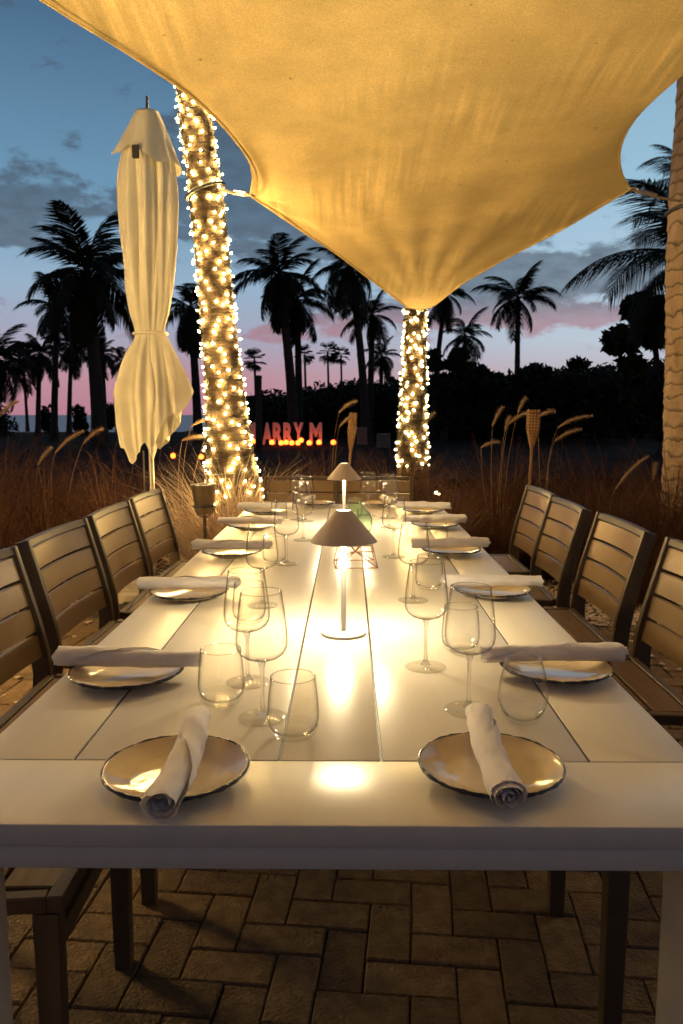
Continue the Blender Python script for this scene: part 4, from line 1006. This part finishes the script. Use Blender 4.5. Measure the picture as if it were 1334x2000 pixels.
plumed('grass plant with plumes left of the bamboo torch by the dark trees', 975, 6.4, [(962, 832, 982, 795), (986, 842, 996, 815), (994, 828, 1031, 806), (1012, 806, 1027, 778), (940, 874, 976, 863)], 71)
plumed('grass plant with two long arching plumes right of the bamboo torch', 1070, 6.3, [(1052, 814, 1084, 803), (1090, 835, 1158, 812), (1083, 862, 1137, 838)], 75)
plumed('grass plant with tall straight reed plumes near the bare ringed trunk', 1200, 6.0, [(1202, 955, 1268, 890), (1276, 935, 1281, 905)], 79)
plumed('grass plant with plumes far out on the umbrella side by the dense palm', 120, 6.2, [(108, 884, 163, 842), (163, 866, 202, 837), (74, 908, 101, 874)], 82)
plumed('grass plant with one plume at the picture edge under the cut off palm', -10, 6.2, [(-6, 818, 36, 784)], 86)
plumed('grass plant with arching plumes between the umbrella and the lit palm', 365, 5.8, [(374, 832, 434, 815), (356, 860, 404, 856), (404, 852, 452, 838)], 88)
plumed('grass plant with plumes beside the thin leaning torch', 655, 6.9, [(662, 806, 697, 783), (663, 834, 690, 812)], 92)
plumed('grass plant with a short plume beside the farther lit palm', 815, 7.6, [(822, 836, 850, 806)], 95)

# ------------------------------------------------------------------ block letters with lanterns on the sand
LY_ = 33.5
def letter(ch, x0, x1, label):
    cu = bpy.data.curves.new('letter', 'FONT'); cu.body = ch; cu.size = 1.0; cu.extrude = .06; cu.offset = .045; cu.resolution_u = 3
    to = bpy.data.objects.new('tmp', cu); C.objects.link(to); dg = bpy.context.evaluated_depsgraph_get(); me = bpy.data.meshes.new_from_object(to.evaluated_get(dg))
    bpy.data.objects.remove(to); me.materials.clear(); me.materials.append(MT['letter'])
    co = np.array([v.co[:] for v in me.vertices]); mn, mx = co.min(0), co.max(0)
    a = at_y(x0, 868, LY_); b = at_y(x1, 868, LY_); H = at_y(x0, 825, LY_).z
    co[:, 0] = (co[:, 0]-mn[0])/(mx[0]-mn[0])*(b.x-a.x); y_ = (co[:, 1]-mn[1])/(mx[1]-mn[1])*(H+.03); zz = co[:, 2]*2.0
    new = np.stack([co[:, 0], -zz, y_], -1); me.vertices.foreach_set('co', new.ravel()); me.update()
    o = link('block_letter', me, None, (a.x, LY_, -.03)); tag(o, label, 'letter', 'white block letters on the sand')
for ch, x0, x1, lb in (('M', 474, 500, 'first white block letter M half hidden by the lit palm'), ('A', 513, 532, 'white block letter A standing on the beach'),
                       ('R', 533.5, 553, 'white block letter R next to the A'), ('R', 554, 573, 'white block letter R next to the Y'), ('Y', 573.5, 593, 'white block letter Y ending the first word'),
                       ('M', 605, 629, 'white block letter M standing apart after the Y')):
    letter(ch, x0, x1, lb)
ic2 = bmesh.new(); bmesh.ops.create_icosphere(ic2, subdivisions=2, radius=.11); globe_me = bpy.data.meshes.new('globe'); ic2.to_mesh(globe_me); ic2.free(); globe_me.materials.append(MT['globe']); globe_me.shade_smooth()
base_me = MB().lathe([(0, -.12), (.07, -.12), (.06, -.08), (0, -.08)], 10).mesh('foot', MT['dark'])
for x, y, Yd, lb in ((531, 864, 32.9, 'under the letter A'), (549, 865, 32.9, 'under the first R'), (559, 864, 32.9, 'between the two letters R'), (570, 865, 32.9, 'under the second R'), (582, 865, 32.9, 'left under the Y'),
                     (588, 860, 32.8, 'right under the Y'), (604, 865, 32.9, 'at the left foot of the last M'), (623, 864, 32.9, 'at the right foot of the last M'), (651, 864, 32.9, 'standing alone right of the last M'), (494, 862, 32.9, 'beside the half hidden M'),
                     (338, 890, 23.0, 'left of the lit palm behind the umbrella'), (393, 892, 23.0, 'at the edge of the lit palm trunk')):
    p = at_y(x, y, Yd); g = thing('candle_lantern', 'orange glowing round candle lantern '+lb, 'lantern', (p.x, p.y, p.z), 0, 'orange candle lanterns on the sand')
    link('globe', globe_me, g, None, None, 1.0 if Yd > 30 else .7); link('foot', base_me, g)
# dark post and pale boxes on the sand, boats on the far water
p = at_y(506, 875, 28.0)
pt = thing('beach_post', 'dark thick post standing before the block letters', 'post', (p.x, 28, -.05)); MB().tube([(0, 0, 0), (0, 0, 1.0), (.02, 0, 2.6)], [.14, .12, .11], 10).obj('shaft', MT['farbark'], pt)
MB().lathe([(0, 2.6), (.15, 2.6), (.13, 2.68), (0, 2.7)], 10).obj('cap', MT['farbark'], pt)
for x0, x1, y0, y1, Yd, lb in ((697, 717, 834, 862, 34, 'pale upright crate on the sand behind the thin torch'), (736, 762, 846, 872, 31, 'low grey crate on the sand beside the farther lit palm')):
    a = at_y(x0, y1, Yd); b = at_y(x1, y0, Yd); cr = thing('beach_crate', lb, 'crate', ((a.x+b.x)/2, Yd, -.06))
    wd, hh = b.x-a.x, b.z+.06
    for k in range(4): MB().box((0, 0, hh*(k+.5)/4), (wd, .4, hh/4-.015), .01).obj('board', MT['crate'], cr)
    for s in (-1, 1): MB().box((s*(wd/2-.03), -.212, hh/2), (.05, .02, hh), .004).obj('batten', MT['crate'], cr)
bl = [(495, 'first from the lit palm'), (518, 'behind the letter A'), (541, 'behind the letters R'), (563, 'before the paired palm trunks'), (592, 'just past the paired palm trunks'), (614, 'above the last M'), (633, 'right of the last M'), (652, 'left of the plume'), (676, 'behind the thin torch')]
for i, (x, lb) in enumerate(bl):
    Yd = 230; p = at_y(x, 812, Yd); bt = thing('moored_boat', 'tiny pale boat on the far water '+lb, 'boat', (p.x, Yd, -.42), random.uniform(-.3, .3), 'pale boats on the far water')
    hl = MB(); V = []
    for k in range(9):
        t = k/8; wv = .55*math.sin(PI*min(1, .2+t*.8)); x_ = (t-.5)*3.0
        V += [(x_, -wv, .75+.15*t), (x_, -wv*.5, 0), (x_, wv*.5, 0), (x_, wv, .75+.15*t)]
    F = [(k*4+j, k*4+j+1, k*4+j+5, k*4+j+4) for k in range(8) for j in range(3)]+[(k*4+3, k*4, k*4+4, k*4+7) for k in range(8)]+[(0, 3, 2, 1), (32, 33, 34, 35)]
    hl.add(V, F).obj('hull', MT['boat'], bt)
    MB().box((-.2, 0, 1.15), (1.1, .7, .7), .12).obj('cabin', MT['boat'], bt)

# ------------------------------------------------------------------ trees and far wood
def leafmass(name, blobs, nleaf, size, seed):
    r = np.random.default_rng(seed); cs = np.array([b[:3] for b in blobs]); rs = np.array([b[3:6] for b in blobs]); wgt = rs.prod(1)**.67; wgt /= wgt.sum()
    k = r.choice(len(blobs), nleaf, p=wgt); d = r.normal(0, 1, (nleaf, 3)); d /= np.linalg.norm(d, axis=1)[:, None]; rad = r.uniform(.25, 1.0, nleaf)**.45
    c = cs[k]+d*rs[k]*rad[:, None]; c[:, 2] = np.maximum(c[:, 2], .02)
    u_ = r.normal(0, 1, (nleaf, 3)); u_ /= np.linalg.norm(u_, axis=1)[:, None]; v_ = np.cross(u_, r.normal(0, 1, (nleaf, 3))); v_ /= np.linalg.norm(v_, axis=1)[:, None]
    s = size*r.uniform(.5, 1.3, nleaf)[:, None]
    V = np.stack([c-u_*s, c-v_*s*.45, c+u_*s, c+v_*s*.45], 1).reshape(-1, 3); F = np.arange(nleaf*4).reshape(-1, 4)
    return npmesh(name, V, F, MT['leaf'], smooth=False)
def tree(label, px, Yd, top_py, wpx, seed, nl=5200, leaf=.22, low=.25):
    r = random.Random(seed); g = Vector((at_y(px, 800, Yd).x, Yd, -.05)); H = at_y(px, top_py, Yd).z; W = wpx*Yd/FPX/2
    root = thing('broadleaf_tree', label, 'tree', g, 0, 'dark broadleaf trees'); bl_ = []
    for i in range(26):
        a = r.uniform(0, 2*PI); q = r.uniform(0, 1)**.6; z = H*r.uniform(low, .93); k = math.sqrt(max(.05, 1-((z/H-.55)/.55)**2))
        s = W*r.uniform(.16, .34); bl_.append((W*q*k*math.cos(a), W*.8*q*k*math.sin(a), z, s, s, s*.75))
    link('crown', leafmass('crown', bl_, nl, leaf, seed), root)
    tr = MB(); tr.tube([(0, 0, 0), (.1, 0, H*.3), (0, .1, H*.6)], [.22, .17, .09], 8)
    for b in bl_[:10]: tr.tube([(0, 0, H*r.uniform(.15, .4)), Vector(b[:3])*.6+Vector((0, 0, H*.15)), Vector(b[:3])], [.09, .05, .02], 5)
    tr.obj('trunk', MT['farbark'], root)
tree('tallest dark tree behind the bare ringed trunk', 1300, 26, 575, 230, 81, 8000, .20, .12)
tree('dark tree left of the tallest tree with sky showing through', 1165, 38, 692, 190, 83, 6000, .22, .15)
tree('rounded dark tree behind the bamboo torch', 1070, 40, 712, 170, 84, 6000, .22, .15)
tree('dark bushy tree below the single upright palm', 960, 42, 712, 190, 85, 6000, .22, .12)
tree('dark bushy tree right behind the farther lit palm', 868, 40, 672, 110, 87, 5200, .22, .15)
tree('thin branched tree over the hill under the sail edge', 680, 60, 742, 150, 89, 900, .22, .35)
wood = []
rw = random.Random(5)
for i in range(150):
    x = rw.uniform(0, 1); px = 490+x*900; Yd = rw.uniform(46, 60)
    tp = np.interp(px, [490, 560, 640, 760, 850, 950, 1060, 1150, 1300, 1400], [786, 768, 764, 752, 735, 738, 738, 725, 710, 700])+rw.uniform(0, 14)
    t = at_y(px, tp, Yd); 
    for q in (.18, .5, .82): wood.append((t.x+rw.uniform(-1, 1), Yd, t.z*q, 2.6, 2.0, t.z*.24+.25))
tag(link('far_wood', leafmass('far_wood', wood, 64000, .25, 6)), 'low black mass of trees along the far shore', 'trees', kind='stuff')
# low hill that carries the far wood
hv = []; hx = np.linspace(-14, 60, 60)
for x in hx:
    hgt = np.interp(x, [-14, -9, -2, 4, 12, 60], [-.5, 1.0, 2.1, 2.4, 2.8, 3.0])+.15*math.sin(x*1.3)
    hv += [(x, 56, -.6), (x, 61, hgt), (x, 74, hgt*.8), (x, 84, -1.8)]
tag(link('hill', npmesh('hill', hv, [(i*4+j, (i+1)*4+j, (i+1)*4+j+1, i*4+j+1) for i in range(59) for j in range(3)], MT['leaf'])), kind='structure')
# low shrubs on the beach line under the left palms
for px, py, Yd, wpx, lb in ((155, 800, 50, 34, 'small round bush on the beach line before the pink sky'), (88, 800, 55, 34, 'small bush on the beach line nearest the picture edge'), (225, 795, 52, 60, 'dark bush on the beach line beside the umbrella skirt'), (0, 790, 48, 80, 'dark bush at the foot of the cut off palm')):
    g = Vector((at_y(px, 800, Yd).x, Yd, -.06)); W = wpx*Yd/FPX/2; sb = thing('beach_shrub', lb, 'shrub', g, 0, 'beach shrubs'); H = max(.5, at_y(px, py-8, Yd).z)
    link('foliage', leafmass('foliage', [(rw.uniform(-.6, .6)*W, rw.uniform(-.4, .4)*W, H*rw.uniform(.2, .8), W*.5, W*.4, H*.3) for _ in range(9)], 900, .16, int(px)), sb)
    MB().tube([(0, 0, 0), (.05, 0, H*.5)], [.07, .03], 6).obj('stem', MT['farbark'], sb)
